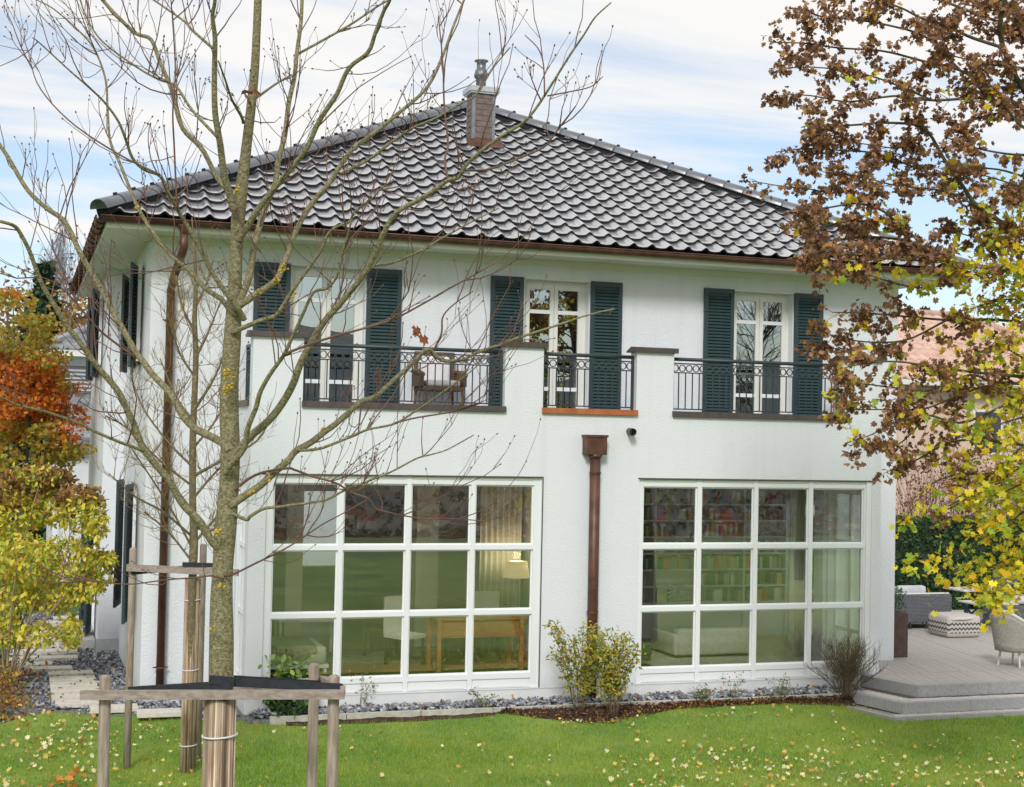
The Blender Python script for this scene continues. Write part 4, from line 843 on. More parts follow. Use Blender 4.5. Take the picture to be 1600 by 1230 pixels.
# ================================================================== TERRACE FURNITURE
WICK = mat('grey_wicker',(.07,.075,.085),(.22,.225,.24),1,.7)
def wicker(name, c1, c2, sc_=70):
    mt = bpy.data.materials.new(name); mt.use_nodes = True; MATS[name] = mt; t = mt.node_tree; p = t.nodes['Principled BSDF']; p.inputs['Roughness'].default_value = .65
    tcn = t.nodes.new('ShaderNodeTexCoord'); bk = t.nodes.new('ShaderNodeTexBrick'); mpn = t.nodes.new('ShaderNodeMapping'); mpn.inputs['Rotation'].default_value = (PI/2,0,0)
    t.links.new(tcn.outputs['Object'],mpn.inputs[0]); t.links.new(mpn.outputs[0],bk.inputs[0]); bk.inputs['Scale'].default_value = sc_/10; bk.inputs['Color1'].default_value = (*c2,1); bk.inputs['Color2'].default_value = tuple(.75*v for v in c2)+(1,); bk.inputs['Mortar'].default_value = (*c1,1); bk.inputs['Mortar Size'].default_value = .03; bk.inputs['Brick Width'].default_value = .32; bk.inputs['Row Height'].default_value = .18
    t.links.new(bk.outputs[0],p.inputs['Base Color']); bpn = t.nodes.new('ShaderNodeBump'); bpn.inputs['Strength'].default_value = .8; bpn.inputs['Distance'].default_value = .01; t.links.new(bk.outputs['Fac'],bpn.inputs['Height']); bpn.invert = True; t.links.new(bpn.outputs[0],p.inputs['Normal']); return mt
WG = wicker('grey_wicker_weave',(.03,.032,.04),(.19,.20,.22)); WB = wicker('beige_wicker_weave',(.26,.235,.20),(.50,.47,.42),110); CUSH = mat('pale_grey_cushion',(.42,.42,.44),(.52,.52,.54),10,.95,.3,90); SHELLW = mat('offwhite_frame',(.55,.54,.52),rough=.5)
ws = thing('wicker_sofa','grey wicker outdoor sofa seen from behind on the terrace','sofa',(12.7,4.9,DZ))
q = MB(); q.box(11.62,13.62,4.50,4.62,DZ+.12,DZ+.655,.03); part(q,'backrest',WG,ws)
q = MB(); q.tube([(11.62,4.56,DZ+.65),(13.58,4.56,DZ+.65),(13.62,4.56,DZ+.60),(13.62,4.56,DZ+.12)],.028,8); part(q,'frame_tube',SHELLW,ws,True)
q = MB(); q.box(11.62,13.6,4.63,5.35,DZ+.12,DZ+.34,.03); part(q,'seat',WG,ws)
q = MB(); q.box(11.7,13.5,4.66,5.33,DZ+.341,DZ+.46,.04); part(q,'seat_cushion',CUSH,ws,True)
for x in (12.2,12.85): q = MB(); q.box(x-.32,x+.32,4.64,4.80,DZ+.46,DZ+.80,.07); part(q,'back_cushion',CUSH,ws,True)
for x in (11.75,12.75,13.1,13.5):
    for y in (4.55,5.25): q = MB(); q.tube([(x,y,DZ+.14),(x,y,DZ)],.018,6); part(q,'leg',ANTHR,ws)
pf = thing('pouf','cream cube pouf with black zigzag bands on the deck','pouf',(13.05,3.6,DZ))
pm_ = bpy.data.materials.new('zigzag_fabric'); pm_.use_nodes = True; t = pm_.node_tree; p = t.nodes['Principled BSDF']; p.inputs['Roughness'].default_value = .95
tcn = t.nodes.new('ShaderNodeTexCoord'); sp = t.nodes.new('ShaderNodeSeparateXYZ'); t.links.new(tcn.outputs['Object'],sp.inputs[0])
def tm(op,a,b=None):
    n_ = t.nodes.new('ShaderNodeMath'); n_.operation = op
    for i_,v in enumerate((a,b)):
        if v is None: continue
        if isinstance(v,(int,float)): n_.inputs[i_].default_value = v
        else: t.links.new(v,n_.inputs[i_])
    return n_.outputs[0]
zz = tm('PINGPONG',tm('ADD',sp.outputs[0],sp.outputs[1]),.04); band = tm('FRACT',tm('DIVIDE',tm('ADD',sp.outputs[2],tm('MULTIPLY',zz,.8)),.085)); inb = tm('MULTIPLY',tm('LESS_THAN',band,.42),tm('MULTIPLY',tm('GREATER_THAN',sp.outputs[2],DZ+.08),tm('LESS_THAN',sp.outputs[2],DZ+.30)))
mxx = t.nodes.new('ShaderNodeMix'); mxx.data_type = 'RGBA'; mxx.inputs[6].default_value = (.46,.43,.40,1); mxx.inputs[7].default_value = (.06,.06,.065,1); t.links.new(inb,mxx.inputs[0]); t.links.new(mxx.outputs[2],p.inputs['Base Color'])
q = MB(); q.box(12.70,13.40,3.30,3.95,DZ,DZ+.40,.07); o = part(q,'body',pm_,pf,True)
q = MB(); q.tube([(12.78,3.30,DZ+.33),(12.9,3.27,DZ+.35),(13.05,3.28,DZ+.34),(13.18,3.29,DZ+.36)],.02,6); part(q,'handle',LINEN,pf)
ta = thing('folding_table','small white topped table on crossed black legs','table',(14.0,4.1,DZ))
q = MB(); q.box(13.75,14.65,3.85,4.5,DZ+.50,DZ+.53,.006); part(q,'tabletop',SHELLW,ta)
for y in (3.92,4.42):
    q = MB(); q.tube([(13.62,y,DZ),(14.3,y,DZ+.50)],.022,6); part(q,'leg',ANTHR,ta); q = MB(); q.tube([(14.3,y+.03,DZ),(13.8,y+.03,DZ+.50)],.022,6); part(q,'leg',ANTHR,ta)
tb = thing('coffee_table','low dark table with pale top between the sofas','table',(15.0,5.6,DZ)); q = MB(); q.box(14.4,15.7,5.2,5.9,DZ+.60,DZ+.63,.006); part(q,'tabletop',SHELLW,tb)
for x in (14.5,15.6):
    for y in (5.27,5.83): q = MB(); q.box(x-.03,x+.03,y-.03,y+.03,DZ,DZ+.60); part(q,'leg',ANTHR,tb)
w2 = thing('wicker_lounge_sofa','dark wicker sofa with pale cushions at the right edge of the terrace','sofa',(15.6,4.6,DZ))
q = MB(); q.box(14.75,17.1,4.6,5.1,DZ+.08,DZ+.42,.03); part(q,'seat',WG,w2); q = MB(); q.box(14.8,17.05,4.55,5.05,DZ+.421,DZ+.55,.05); part(q,'seat_cushion',CUSH,w2,True)
q = MB(); q.box(15.05,17.1,5.1,5.22,DZ+.08,DZ+1.02,.03); part(q,'backrest',WG,w2); q = MB(); q.box(15.9,16.6,4.9,5.08,DZ+.55,DZ+.95,.06); part(q,'back_cushion',CUSH,w2,True)
for x in (14.8,17.0):
    for y in (4.65,5.1): q = MB(); q.box(x-.03,x+.03,y-.03,y+.03,DZ,DZ+.08); part(q,'leg',ANTHR,w2)
# tub armchair
def tub(cx, cy, rz, label):
    t_ = thing('wicker_tub_chair', label, 'armchair', (cx,cy,DZ)); k = 24; V = []; c_, s_ = math.cos(rz), math.sin(rz)
    def W_(x,y,z): return (cx+c_*x-s_*y, cy+s_*x+c_*y, DZ+z)
    levels = [(.24,.205),(.42,.25),(.66,.285),(.80,.30)]
    q = MB(); rows = 6
    for out_ in (0,1):
        for r in range(rows+1):
            f_ = r/rows
            for i in range(k+1):
                a_ = -PI*.16+ (PI*1.32)*i/k; back = max(0,math.sin(a_)); top = .60+.27*back**1.5; z = .24+(top-.24)*f_; rad = (.30+.07*f_)-.028*out_
                q.v.append(W_(rad*1.08*math.cos(a_), rad*1.05*math.sin(a_), z))
    K = k+1; off = (rows+1)*K
    for r in range(rows):
        for i in range(k): q.f.append((r*K+i,r*K+i+1,(r+1)*K+i+1,(r+1)*K+i)); q.f.append((off+r*K+i+1,off+r*K+i,off+(r+1)*K+i,off+(r+1)*K+i+1))
    for i in range(k): q.f.append((rows*K+i,rows*K+i+1,off+rows*K+i+1,off+rows*K+i)); q.f.append((i+1,i,off+i,off+i+1))
    part(q,'shell',WB,t_,True)
    rim = [q.v[rows*K+i] for i in range(k+1)]; rim = [((a[0]+b[0])/2,(a[1]+b[1])/2,a[2]+.008) for a,b in zip(rim,[q.v[off+rows*K+i] for i in range(k+1)])]
    qq = MB(); qq.tube(rim,.028,8); part(qq,'rim',SHELLW,t_,True)
    qq = MB(); qq.lathe(W_(0,0,.24),[(.29,0),(.30,.02),(.30,.14)],20); part(qq,'seat',WB,t_,True)
    qq = MB(); qq.lathe(W_(0,-.02,.381),[(.20,0),(.24,.02),(.24,.06),(.19,.09)],20); part(qq,'seat_cushion',CUSH,t_,True)
    for a_ in (.75,2.4,3.9,5.5): qq = MB(); qq.tube([W_(.23*math.cos(a_),.23*math.sin(a_),.25),W_(.27*math.cos(a_),.27*math.sin(a_),0)],[.02,.015],8); part(qq,'leg',SHELLW,t_)
tub(11.83,.30,PI/2+.30,'beige wicker tub armchair on slim legs at the deck edge')
pt = thing('planter','tall rust brown planter with green rosemary at the house corner','planter',(10.48,1.62,DZ)); q = MB(); A = atZ(1398,1027,DZ)
q.box(10.30,10.60,1.42,1.80,DZ,DZ+.72,.008); part(q,'pot',mat('rust_brown_planter',(.055,.032,.026),(.09,.055,.045),9,.75,.3,60),pt)
nr = 900; px_ = rng.uniform(10.32,10.58,nr); py_ = rng.uniform(1.44,1.78,nr); hh_ = rng.uniform(0,1,nr)**.8*.42; P_ = np.stack([px_+(px_-10.45)*.3*hh_,py_+(py_-1.61)*.3*hh_,DZ+.70+hh_*(1-1.4*np.abs(px_-10.44))],1)
stuff(link('foliage',npmesh('foliage',leaves(P_,.05,LEAF*np.array([1,.35,1]),up=.2,droop=-1.2),LEAF_F,leafmat('rosemary',[(.07,.12,.06),(.11,.17,.09),(.16,.22,.12),(.05,.09,.045)],.2)),pt))
# ================================================================== TREES: bare tree in front
def smooth_path(P, n):
    """Catmull-Rom through rows of P (k,m) -> n rows"""
    P = np.asarray(P,float); k = len(P)
    if k < 3: t = np.linspace(0,1,n)[:,None]; return P[0]*(1-t)+P[-1]*t
    Q = np.vstack([2*P[0]-P[1],P,2*P[-1]-P[-2]]); ts = np.linspace(0,k-1-1e-6,n); i = ts.astype(int); f = (ts-i)[:,None]
    a,b,c,d = Q[i],Q[i+1],Q[i+2],Q[i+3]
    return .5*((2*b)+(-a+c)*f+(2*a-5*b+4*c-d)*f**2+(-a+3*b-3*c+d)*f**3)
class Tubes:
    """many thin tubes gathered fast into one mesh (each its own island)"""
    def __init__(s): s.mb = MB()
    def add(s, P, R, k=4): s.mb.tube(P, R, k, caps=False)
def twig_tree(T, p, d, L, r, depth, gen, rr, spread=.8, up=.25, bud=None, nseg=5, kids=(2,4), wob=.18):
    """recursive twig: curved shoot with side shoots"""
    pts = [p]; dd = d/np.linalg.norm(d); nodes = []
    for i in range(nseg):
        dd = dd+np.array([rr.gauss(0,wob),rr.gauss(0,wob),rr.gauss(0,wob)+up*.5]); dd /= np.linalg.norm(dd); pts.append(pts[-1]+dd*L/nseg); nodes.append(dd.copy())
    R = [r*(1-.55*i/nseg) for i in range(nseg+1)]
    T.add(pts, R, 4 if r < .006 else 5)
    if bud is not None: bud.append((pts[-1], dd))
    if depth > 0:
        for _ in range(rr.randint(*kids)):
            i = rr.randint(1,nseg-1); ax = np.array([rr.gauss(0,1),rr.gauss(0,1),rr.gauss(0,1)]); q = nodes[i]+spread*ax/np.linalg.norm(ax); q[2] += up
            twig_tree(T, pts[i], q, L*rr.uniform(.35,.65), max(R[i]*.72,.0019), depth-1, gen, rr, spread, up, bud, max(3,nseg-1), kids, wob)
def px_limb(pts, D, d0, d1):
    """pixel polyline [(x,y,width_px)] -> world points and radii; distance D + linear offset d0..d1 metres"""
    n = len(pts); k = max(6, n*4); S = smooth_path(pts, k); P = []; R = []
    for i,(x,y,w) in enumerate(S):
        t = i/(k-1); dd = D+d0+(d1-d0)*(t**1.2); P.append(atD(x,y,dd)); R.append(max(w,.9)*dd/F/2)
    return P, R
def wpx(pts, w0, w1):
    n = len(pts); return [(x,y,w0+(w1-w0)*i/(n-1)) for i,(x,y) in enumerate(pts)]
D1 = 8.5
base1 = atD(345,1085,D1); base1[2] = LZ
ft = thing('bare_tree','tall leafless tree with grey green bark staked in front of the house','tree',tuple(base1))
TR = [(340,1640,42),(342,1400,41),(344,1230,40),(345,1100,39),(346,1000,38),(346,940,35),(348,890,32),(352,830,34),(357,770,31),(360,710,30),(358,650,30),(359,590,28),(363,530,27),(366,470,23),(368,420,20),(370,380,20),(373,330,22),(378,290,19),(385,230,16),(392,170,15),(398,110,13.5),(401,50,12.5),(403,0,12),(405,-80,9),(409,-190,5),(412,-260,2)]
P,R = px_limb(TR,D1,0,.15); q = MB(); q.tube(P,R,14); part(q,'trunk',BARK,ft,True)
LIMBS = [ # points, start width, end width, start / end distance offset
 ([(366,330),(358,300),(350,272),(344,225),(336,175),(335,112),(336,62),(332,25),(336,0),(338,-60),(345,-140)],13,4,0,-.5),
 ([(358,300),(345,285),(335,270),(315,232),(285,200),(272,155),(265,132),(250,97),(236,62),(212,52),(185,27),(160,0),(135,-30)],9,5,.02,.9),
 ([(367,487),(377,465),(390,430),(396,392),(405,355),(417,317),(430,287),(435,250),(445,212),(451,162),(460,120),(464,82),(470,37),(472,0),(475,-60)],12,5,0,.8),
 ([(372,378),(385,357),(400,332),(420,305),(435,287),(460,257),(480,230),(500,187),(525,150),(545,107),(575,82),(587,50),(600,17),(609,0),(620,-40)],11,5,0,-.7),
 ([(366,482),(382,472),(400,460),(430,440),(442,415),(452,390),(462,362),(475,337),(492,312),(515,285),(547,237),(572,217),(595,200),(625,175),(655,150),(675,125),(692,87),(710,37),(725,0),(735,-30)],12,3,0,1.0),
 ([(362,520),(385,510),(410,500),(432,492),(450,465),(460,450),(485,415),(502,390),(512,367),(525,355),(545,347),(555,330),(582,310),(595,295),(615,280)],8,2.2,0,-.5),
 ([(362,722),(375,700),(397,677),(420,657),(440,632),(457,602),(470,567),(487,535),(505,505),(525,482),(542,462),(570,427),(585,400),(597,370),(612,342),(627,327),(655,312),(682,295),(700,282),(717,277),(727,260),(750,237),(785,212),(817,192),(837,170),(862,132),(890,87),(912,55),(930,27),(955,4)],14,2.2,0,-1.2),
 ([(352,740),(362,725),(382,700),(387,670),(400,637),(407,612),(422,585),(440,560),(445,552),(460,520),(475,487),(490,457),(512,450),(527,430),(535,397),(542,372),(550,342)],10,2.5,-.05,-.9),
 ([(358,792),(382,775),(405,760),(430,737),(450,720),(462,705),(485,692),(507,675),(525,662),(550,640),(565,627),(587,620),(612,597),(637,575),(650,562),(669,546),(690,563),(720,563),(745,551),(775,541),(800,531),(850,515),(880,505),(910,495),(940,487),(960,483)],13,2,0,1.1),
 ([(358,800),(385,812),(391,807),(412,795),(437,792),(487,785),(512,780),(537,767),(575,752),(612,737),(650,717),(675,710),(700,702),(740,680)],6,1.8,0,-.4),
 ([(360,770),(400,742),(447,732),(462,735),(490,745),(525,755),(550,770),(577,780),(587,795),(612,802),(637,807),(675,812),(700,810),(765,815)],4.5,1.5,0,.5),
 ([(350,900),(365,897),(400,880),(450,855),(500,822),(540,800),(575,780)],4,1.5,-.05,-.3),
 ([(348,860),(332,847),(312,815),(285,787),(265,752),(240,722),(222,697),(210,665),(197,637),(185,612),(160,582),(142,560),(125,535),(105,510),(85,477),(67,447),(55,417),(45,390),(30,362),(20,352),(0,346),(-40,335)],13,5,0,-.9),
 ([(358,705),(347,692),(325,680),(305,670),(287,652),(275,630),(262,610),(240,587),(225,567),(212,550),(195,520),(175,485),(160,455),(142,425),(125,395),(110,362),(97,342),(75,327),(50,305),(35,285),(15,250),(0,227),(-40,170)],13,6,0,.8),
 ([(216,560),(210,557),(175,532),(155,515),(130,487),(107,460),(82,440),(72,440)],4.5,2,.3,.1),
 ([(222,705),(217,702),(185,690),(150,675),(120,660),(82,647),(60,641),(25,632),(0,620),(-30,605)],6,3,-.4,-1.2),
 ([(382,500),(375,487),(360,467),(332,427),(315,392),(295,357),(277,327),(262,300),(250,275),(225,265),(207,247),(197,220),(185,190),(165,162),(145,142),(105,107),(65,70),(51,59)],9,1.8,0,-1.0),
 ([(250,273),(187,242),(112,192),(62,137),(45,87)],3.2,1.6,-.5,-.2),
 ([(372,492),(360,485),(345,467),(320,450),(295,422),(265,397),(245,372),(230,350),(212,317),(197,280),(185,250),(172,220),(168,170),(165,125),(150,82),(130,55),(85,15),(57,0)],9,1.8,0,1.0),
 ([(278,330),(277,322),(275,290),(272,225),(270,175),(274,112),(270,37),(267,0)],4,2,-.7,-1.0),
 ([(340,215),(300,172),(275,135),(250,125),(217,107),(160,65),(135,27),(125,0)],5,2,-.2,.4),
 ([(394,155),(402,152),(430,132),(455,117)],5,3,.1,.5),
 ([(464,86),(470,82),(510,60),(550,37),(587,12),(607,0)],5,3,.6,1.1),
 ([(380,192),(377,182),(362,155),(352,125),(341,95)],5,2.5,.1,-.4),
 ([(332,75),(300,47),(290,35),(262,15),(240,0)],5,3,-.3,.3),
 ([(532,272),(575,250),(612,222),(645,200),(680,185),(720,162),(745,147),(770,107),(797,74)],5,2,.4,.1),
 ([(445,553),(487,537),(525,525),(562,515),(612,500),(657,477),(700,452),(740,430),(775,410)],4.5,1.8,-.45,-.9),
 ([(464,704),(495,702),(525,692),(565,675),(580,670),(617,662),(650,642),(675,625),(700,607),(730,585),(765,555)],5,1.7,.1,-.3),
 ([(617,661),(650,653),(700,645),(720,640),(752,630)],3,1.6,-.1,-.2),
 ([(700,281),(695,250),(700,225),(694,162),(692,100),(685,25)],4.2,2,-.6,-.4),
 ([(727,266),(762,265),(812,247),(850,230),(865,212),(877,195),(900,165)],4,1.5,-.7,-.9),
 ([(855,150),(887,144),(922,136),(942,120)],2.5,1.4,-1,-1), ([(851,150),(849,100),(840,75),(820,55)],2.5,1.4,-1,-1),
 ([(585,415),(615,410),(657,392),(682,377),(700,367),(740,345),(780,325)],5,2,-.3,.0),
 ([(680,543),(690,520),(692,495),(710,475),(740,455)],3.5,1.6,.6,.5), ([(565,628),(562,655),(560,675)],3,2,.3,.3),
 ([(350,905),(330,900),(300,903),(260,906),(200,913),(150,908),(100,905),(60,890)],3,1.2,-.05,-.3),
]
rr = random.Random(11); TW_ = Tubes(); buds = []
for pts, w0, w1, a, b_ in LIMBS:
    P,R = px_limb(wpx(pts,w0,w1),D1,a,b_); q = MB(); q.tube(P,R,8 if w0 > 6 else 6)
    part(q,'limb',BARK if w0 > 4.6 else TWIG,ft,True)
    n = len(P); Lg = sum(np.linalg.norm(P[i+1]-P[i]) for i in range(n-1)); lowf = np.mean([p[1] for p in pts])
    for _ in range(int(Lg*(7.0 if w0 > 4 else 6))):
        i = rr.randint(int(n*.16),n-2); tan = P[i+1]-P[i-1]; tan /= np.linalg.norm(tan)
        ax_ = np.array([rr.gauss(0,1),rr.gauss(0,1),rr.gauss(0,.8)+.35]); ax_ /= np.linalg.norm(ax_); d = tan*.75+ax_*.85
        twig_tree(TW_, P[i], d, rr.uniform(.18,.75), rr.uniform(.0026,.0046), rr.choice((0,1,1,2)), 0, rr, .7, .24, buds, 6, (1,3), .14)
for (p_, d_) in buds:      # swollen winter buds on the shoot tips
    TW_.add([p_, p_+d_*.006, p_+d_*.014],[.003,.0052,.001],4)
stuff(part(TW_.mb,'twigs',TWIG,ft,True))
# lichen patches and the few withered leaves still hanging on
lc = MB()
def blob(P0, n_, s):
    for _ in range(n_):
        c = P0+np.array([rr.gauss(0,s),rr.gauss(0,s),rr.gauss(0,s*1.3)]); r = rr.uniform(.006,.014); lc.lathe(c,[(r*.3,-r*.7),(r,0),(r*.3,r*.7)],5)
for (x,y,dn,n_) in ((356,585,-.105,10),(360,600,-.10,8),(352,612,-.10,6),(340,830,-.11,7),(344,920,-.11,4),(336,985,-.11,4),(371,300,-.05,6),(432,437,-.03,10),(442,420,-.03,8),(404,458,-.03,5),(455,462,-.02,4),(420,745,-.03,5),(389,770,-.03,4),(214,328,.3,5),(507,673,-.02,3)):
    blob(atD(x,y,D1+dn),n_,.012)
stuff(part(lc,'lichen',LICHEN,ft,True))
for (x,y,s) in ((648,505,.075),(660,518,.085),(652,512,.06)):
    P_ = atD(x,y,D1+.35); b_ = -AX[1]+.35*AX[0]*rr.uniform(-1,1); w_ = AX[0]+.3*AX[1]*rr.uniform(-1,1); P_ = P_+s*(STARC[:,0:1]*b_+STARC[:,1:2]*w_-STARC[:,2:3]*AX[2]); o = link('leaf',npmesh('leaf',P_,STAR_F,leafmat('withered_leaf',[(.36,.12,.03),(.28,.09,.03)],.3)),ft)
for k_ in range(6):
    P_ = (atD(388,146,D1-.05)+np.array([rr.gauss(0,.018),rr.gauss(0,.012),rr.gauss(0,.022)]))[None]
    link('leaf',npmesh('leaf',leaves(P_,.07,CURL,up=.1,droop=.8),CURL_F,leafmat('dead_leaf_clump',[(.32,.15,.08),(.24,.11,.06)],.2)),ft)
# reed mat around the trunks
def reed_mat(label, c, r, z0, z1, n_, tie_z):
    t = thing('reed_mat', label, 'trunk guard', (c[0],c[1],z0)); 
    for i in range(n_):
        a = 2*PI*i/n_; b = MB(); rj = r+rr.uniform(-.004,.004); dz = rr.uniform(-.01,.01)
        b.tube([(c[0]+rj*math.cos(a),c[1]+rj*math.sin(a),z0),(c[0]+(rj-.003)*math.cos(a+.01),c[1]+(rj-.003)*math.sin(a+.01),z1+dz)],r*PI/n_*1.25,5); part(b,'reed',REED,t,True)
    for z in tie_z:
        b = MB(); b.tube([(c[0]+(r+.012)*math.cos(a),c[1]+(r+.012)*math.sin(a),z+.006*math.cos(a)) for a in np.linspace(0,2*PI,25)],.006,6); part(b,'wire_tie',TIE,t,True)
    return t
zt = atD(345,1090,D1)[2]
reed_mat('thick reed mat wrapped round the trunk of the near bare tree', base1, .088, LZ, zt+.0, 44, [atD(345,1148,D1)[2], LZ+.4])
# wooden stake frame of the near tree
def post(t, P0, P1, r, name='post'):
    b = MB(); P0 = np.array(P0); P1 = np.array(P1); b.tube([P0, P0*.5+P1*.5, P1-(P1-P0)/np.linalg.norm(P1-P0)*.015, P1],[r*1.04,r*1.01,r,r*.72],12); o = part(b,name,STAKE,t,True)
    return o
def plank(t, A, B, w, h, name='cross_bar'):
    A = np.array(A); B = np.array(B); d = (B-A); d /= np.linalg.norm(d); s = np.cross(d,[0,0,1]); s /= np.linalg.norm(s); u = np.cross(s,d); b = MB()
    b.add([p+s*i*w/2+u*j*h/2 for p in (A,B) for i,j in ((-1,-1),(1,-1),(1,1),(-1,1))],[(3,2,1,0),(4,5,6,7),(0,1,5,4),(1,2,6,5),(2,3,7,6),(3,0,4,7)]); return part(b,name,STAKEH,t)
def strap(t, A, B, h=.05, th=.004, sag=.0):
    A = np.array(A); B = np.array(B); s = np.cross((B-A),[0,0,1]); s = s/np.linalg.norm(s)*th; V = []
    for p in (A,B): V += [p-s-[0,0,h/2],p+s-[0,0,h/2],p+s+[0,0,h/2],p-s+[0,0,h/2]]
    b = MB(); b.add(V,[(3,2,1,0),(4,5,6,7),(0,1,5,4),(1,2,6,5),(2,3,7,6),(3,0,4,7)]); return part(b,'strap',STRAP,t)
f1 = thing('stake_frame','weathered wooden post and rail frame with black straps round the near tree','tree stakes',(base1[0],base1[1],LZ))
def stake_at(x, ytop, D_): T_ = atD(x,ytop,D_); B_ = atD(x+2,ytop+400,D_); B_ = np.array([T_[0]+.01,T_[1],LZ-.1]); return B_, T_
SA = stake_at(165,1055,8.47); SB = stake_at(522,1055,8.47); SC = stake_at(491,1037,9.15); SD = stake_at(352,1045,9.35)
for S_,r in ((SA,.034),(SB,.034),(SC,.033),(SD,.033)): post(f1,S_[0],S_[1],r)
plank(f1, atD(126,1086,8.40), atD(538,1085,8.40), .035, .052)
plank(f1, atD(300,1084,9.30), atD(512,1063,9.22), .03, .05); plank(f1, atD(536,1079,8.40), atD(500,1062,9.25), .03, .05)
tk = atD(346,1066,D1)
strap(f1, atD(363,1066,D1-.05), atD(535,1075,8.42)); strap(f1, atD(366,1062,D1+.05), atD(503,1070,9.13)); strap(f1, atD(214,1079,8.45), atD(330,1072,D1+.06)); strap(f1, atD(327,1062,D1-.08), atD(366,1065,D1-.08)); strap(f1, atD(200,1080,8.50), atD(362,1073,D1-.09),.05)
# ---------------------------------------------------------------- second, smaller tree by the house corner
b2 = atZ(293,1206,LZ); D2 = float(AX[2] @ (b2-CAM))
st = thing('young_lichen_tree','small bare tree with yellow lichen on its twigs by the left house corner','tree',tuple(b2))
TR2 = [(292.5,1215,14),(298,1000,14),(301,900,13),(302,870,14),(303,840,13),(301,780,11),(301,700,11),(303,640,10),(306,560,9),(304,500,8),(306,440,6),(303,390,4),(300,340,2)]
P,R = px_limb(TR2,D2,0,.0); q = MB(); q.tube(P,R,10); part(q,'trunk',LICHB,st,True)
TW2 = Tubes(); buds2 = []; SUB = [((302,860),(270,800),(235,745),(205,700)),((302,850),(345,800),(375,765)),((301,800),(260,745),(215,690),(180,640)),((301,780),(340,735),(385,700)),((301,730),(262,690),(225,640),(205,590)),((302,700),(335,660),(362,610)),((303,660),(275,620),(250,560)),((304,640),(335,590),(355,540)),((305,590),(280,550),(262,490)),((305,560),(325,520),(345,470)),((305,520),(285,480),(275,430)),((305,480),(322,445),(335,400)),((302,840),(255,800),(210,775),(170,740)),((300,820),(330,830),(370,800)),((301,760),(250,720),(200,670),(165,650)),((302,880),(262,830),(225,800)),((301,745),(345,720),(400,690),(425,650))]
for s in SUB:
    a = rr.uniform(-.8,.8); P,R = px_limb(wpx(list(s),rr.uniform(4,5.5),2),D2,0,a); q = MB(); q.tube(P,R,6); part(q,'limb',LICHB,st,True); n = len(P)
    for _ in range(17):
        i = rr.randint(2,n-2); tan = P[i+1]-P[i-1]; tan /= np.linalg.norm(tan); ax_ = np.array([rr.gauss(0,1),rr.gauss(0,1),rr.gauss(0,.7)+.5]); d = tan*.5+ax_/np.linalg.norm(ax_)
        twig_tree(TW2,P[i],d,rr.uniform(.25,.6),rr.uniform(.003,.005),2,0,rr,.9,.3,buds2,4,(1,3),.22)
stuff(part(TW2.mb,'twigs',mat('lichen_twig',(.14,.085,.05),(.30,.20,.06),9,.85),st,True))
zt2 = atD(298,905,D2)[2]; reed_mat('slim reed mat wrapped round the trunk of the small tree', b2, .078, LZ, zt2, 26, [atD(295,1148+16,D2)[2], atD(296,1047,D2)[2], atD(297,938,D2)[2]])
f2 = thing('stake_frame','wooden stake frame with one rail supporting the small tree','tree stakes',(b2[0]-.6,b2[1],LZ))
T_ = atD(208,856,D2+.15); post(f2,(T_[0],T_[1],LZ-.1),T_,.040); T_ = atD(352,860,D2-.1); post(f2,(T_[0],T_[1],LZ-.1),T_,.040); T_ = atD(318,850,D2+.75); post(f2,(T_[0],T_[1],LZ-.1),T_,.040)
plank(f2, atD(199,887,D2+.08), atD(372,895,D2-.18), .05, .075); strap(f2, atD(206,895,D2+.10), atD(312,885,D2-.05)); strap(f2, atD(285,882,D2-.09), atD(352,884,D2-.12))
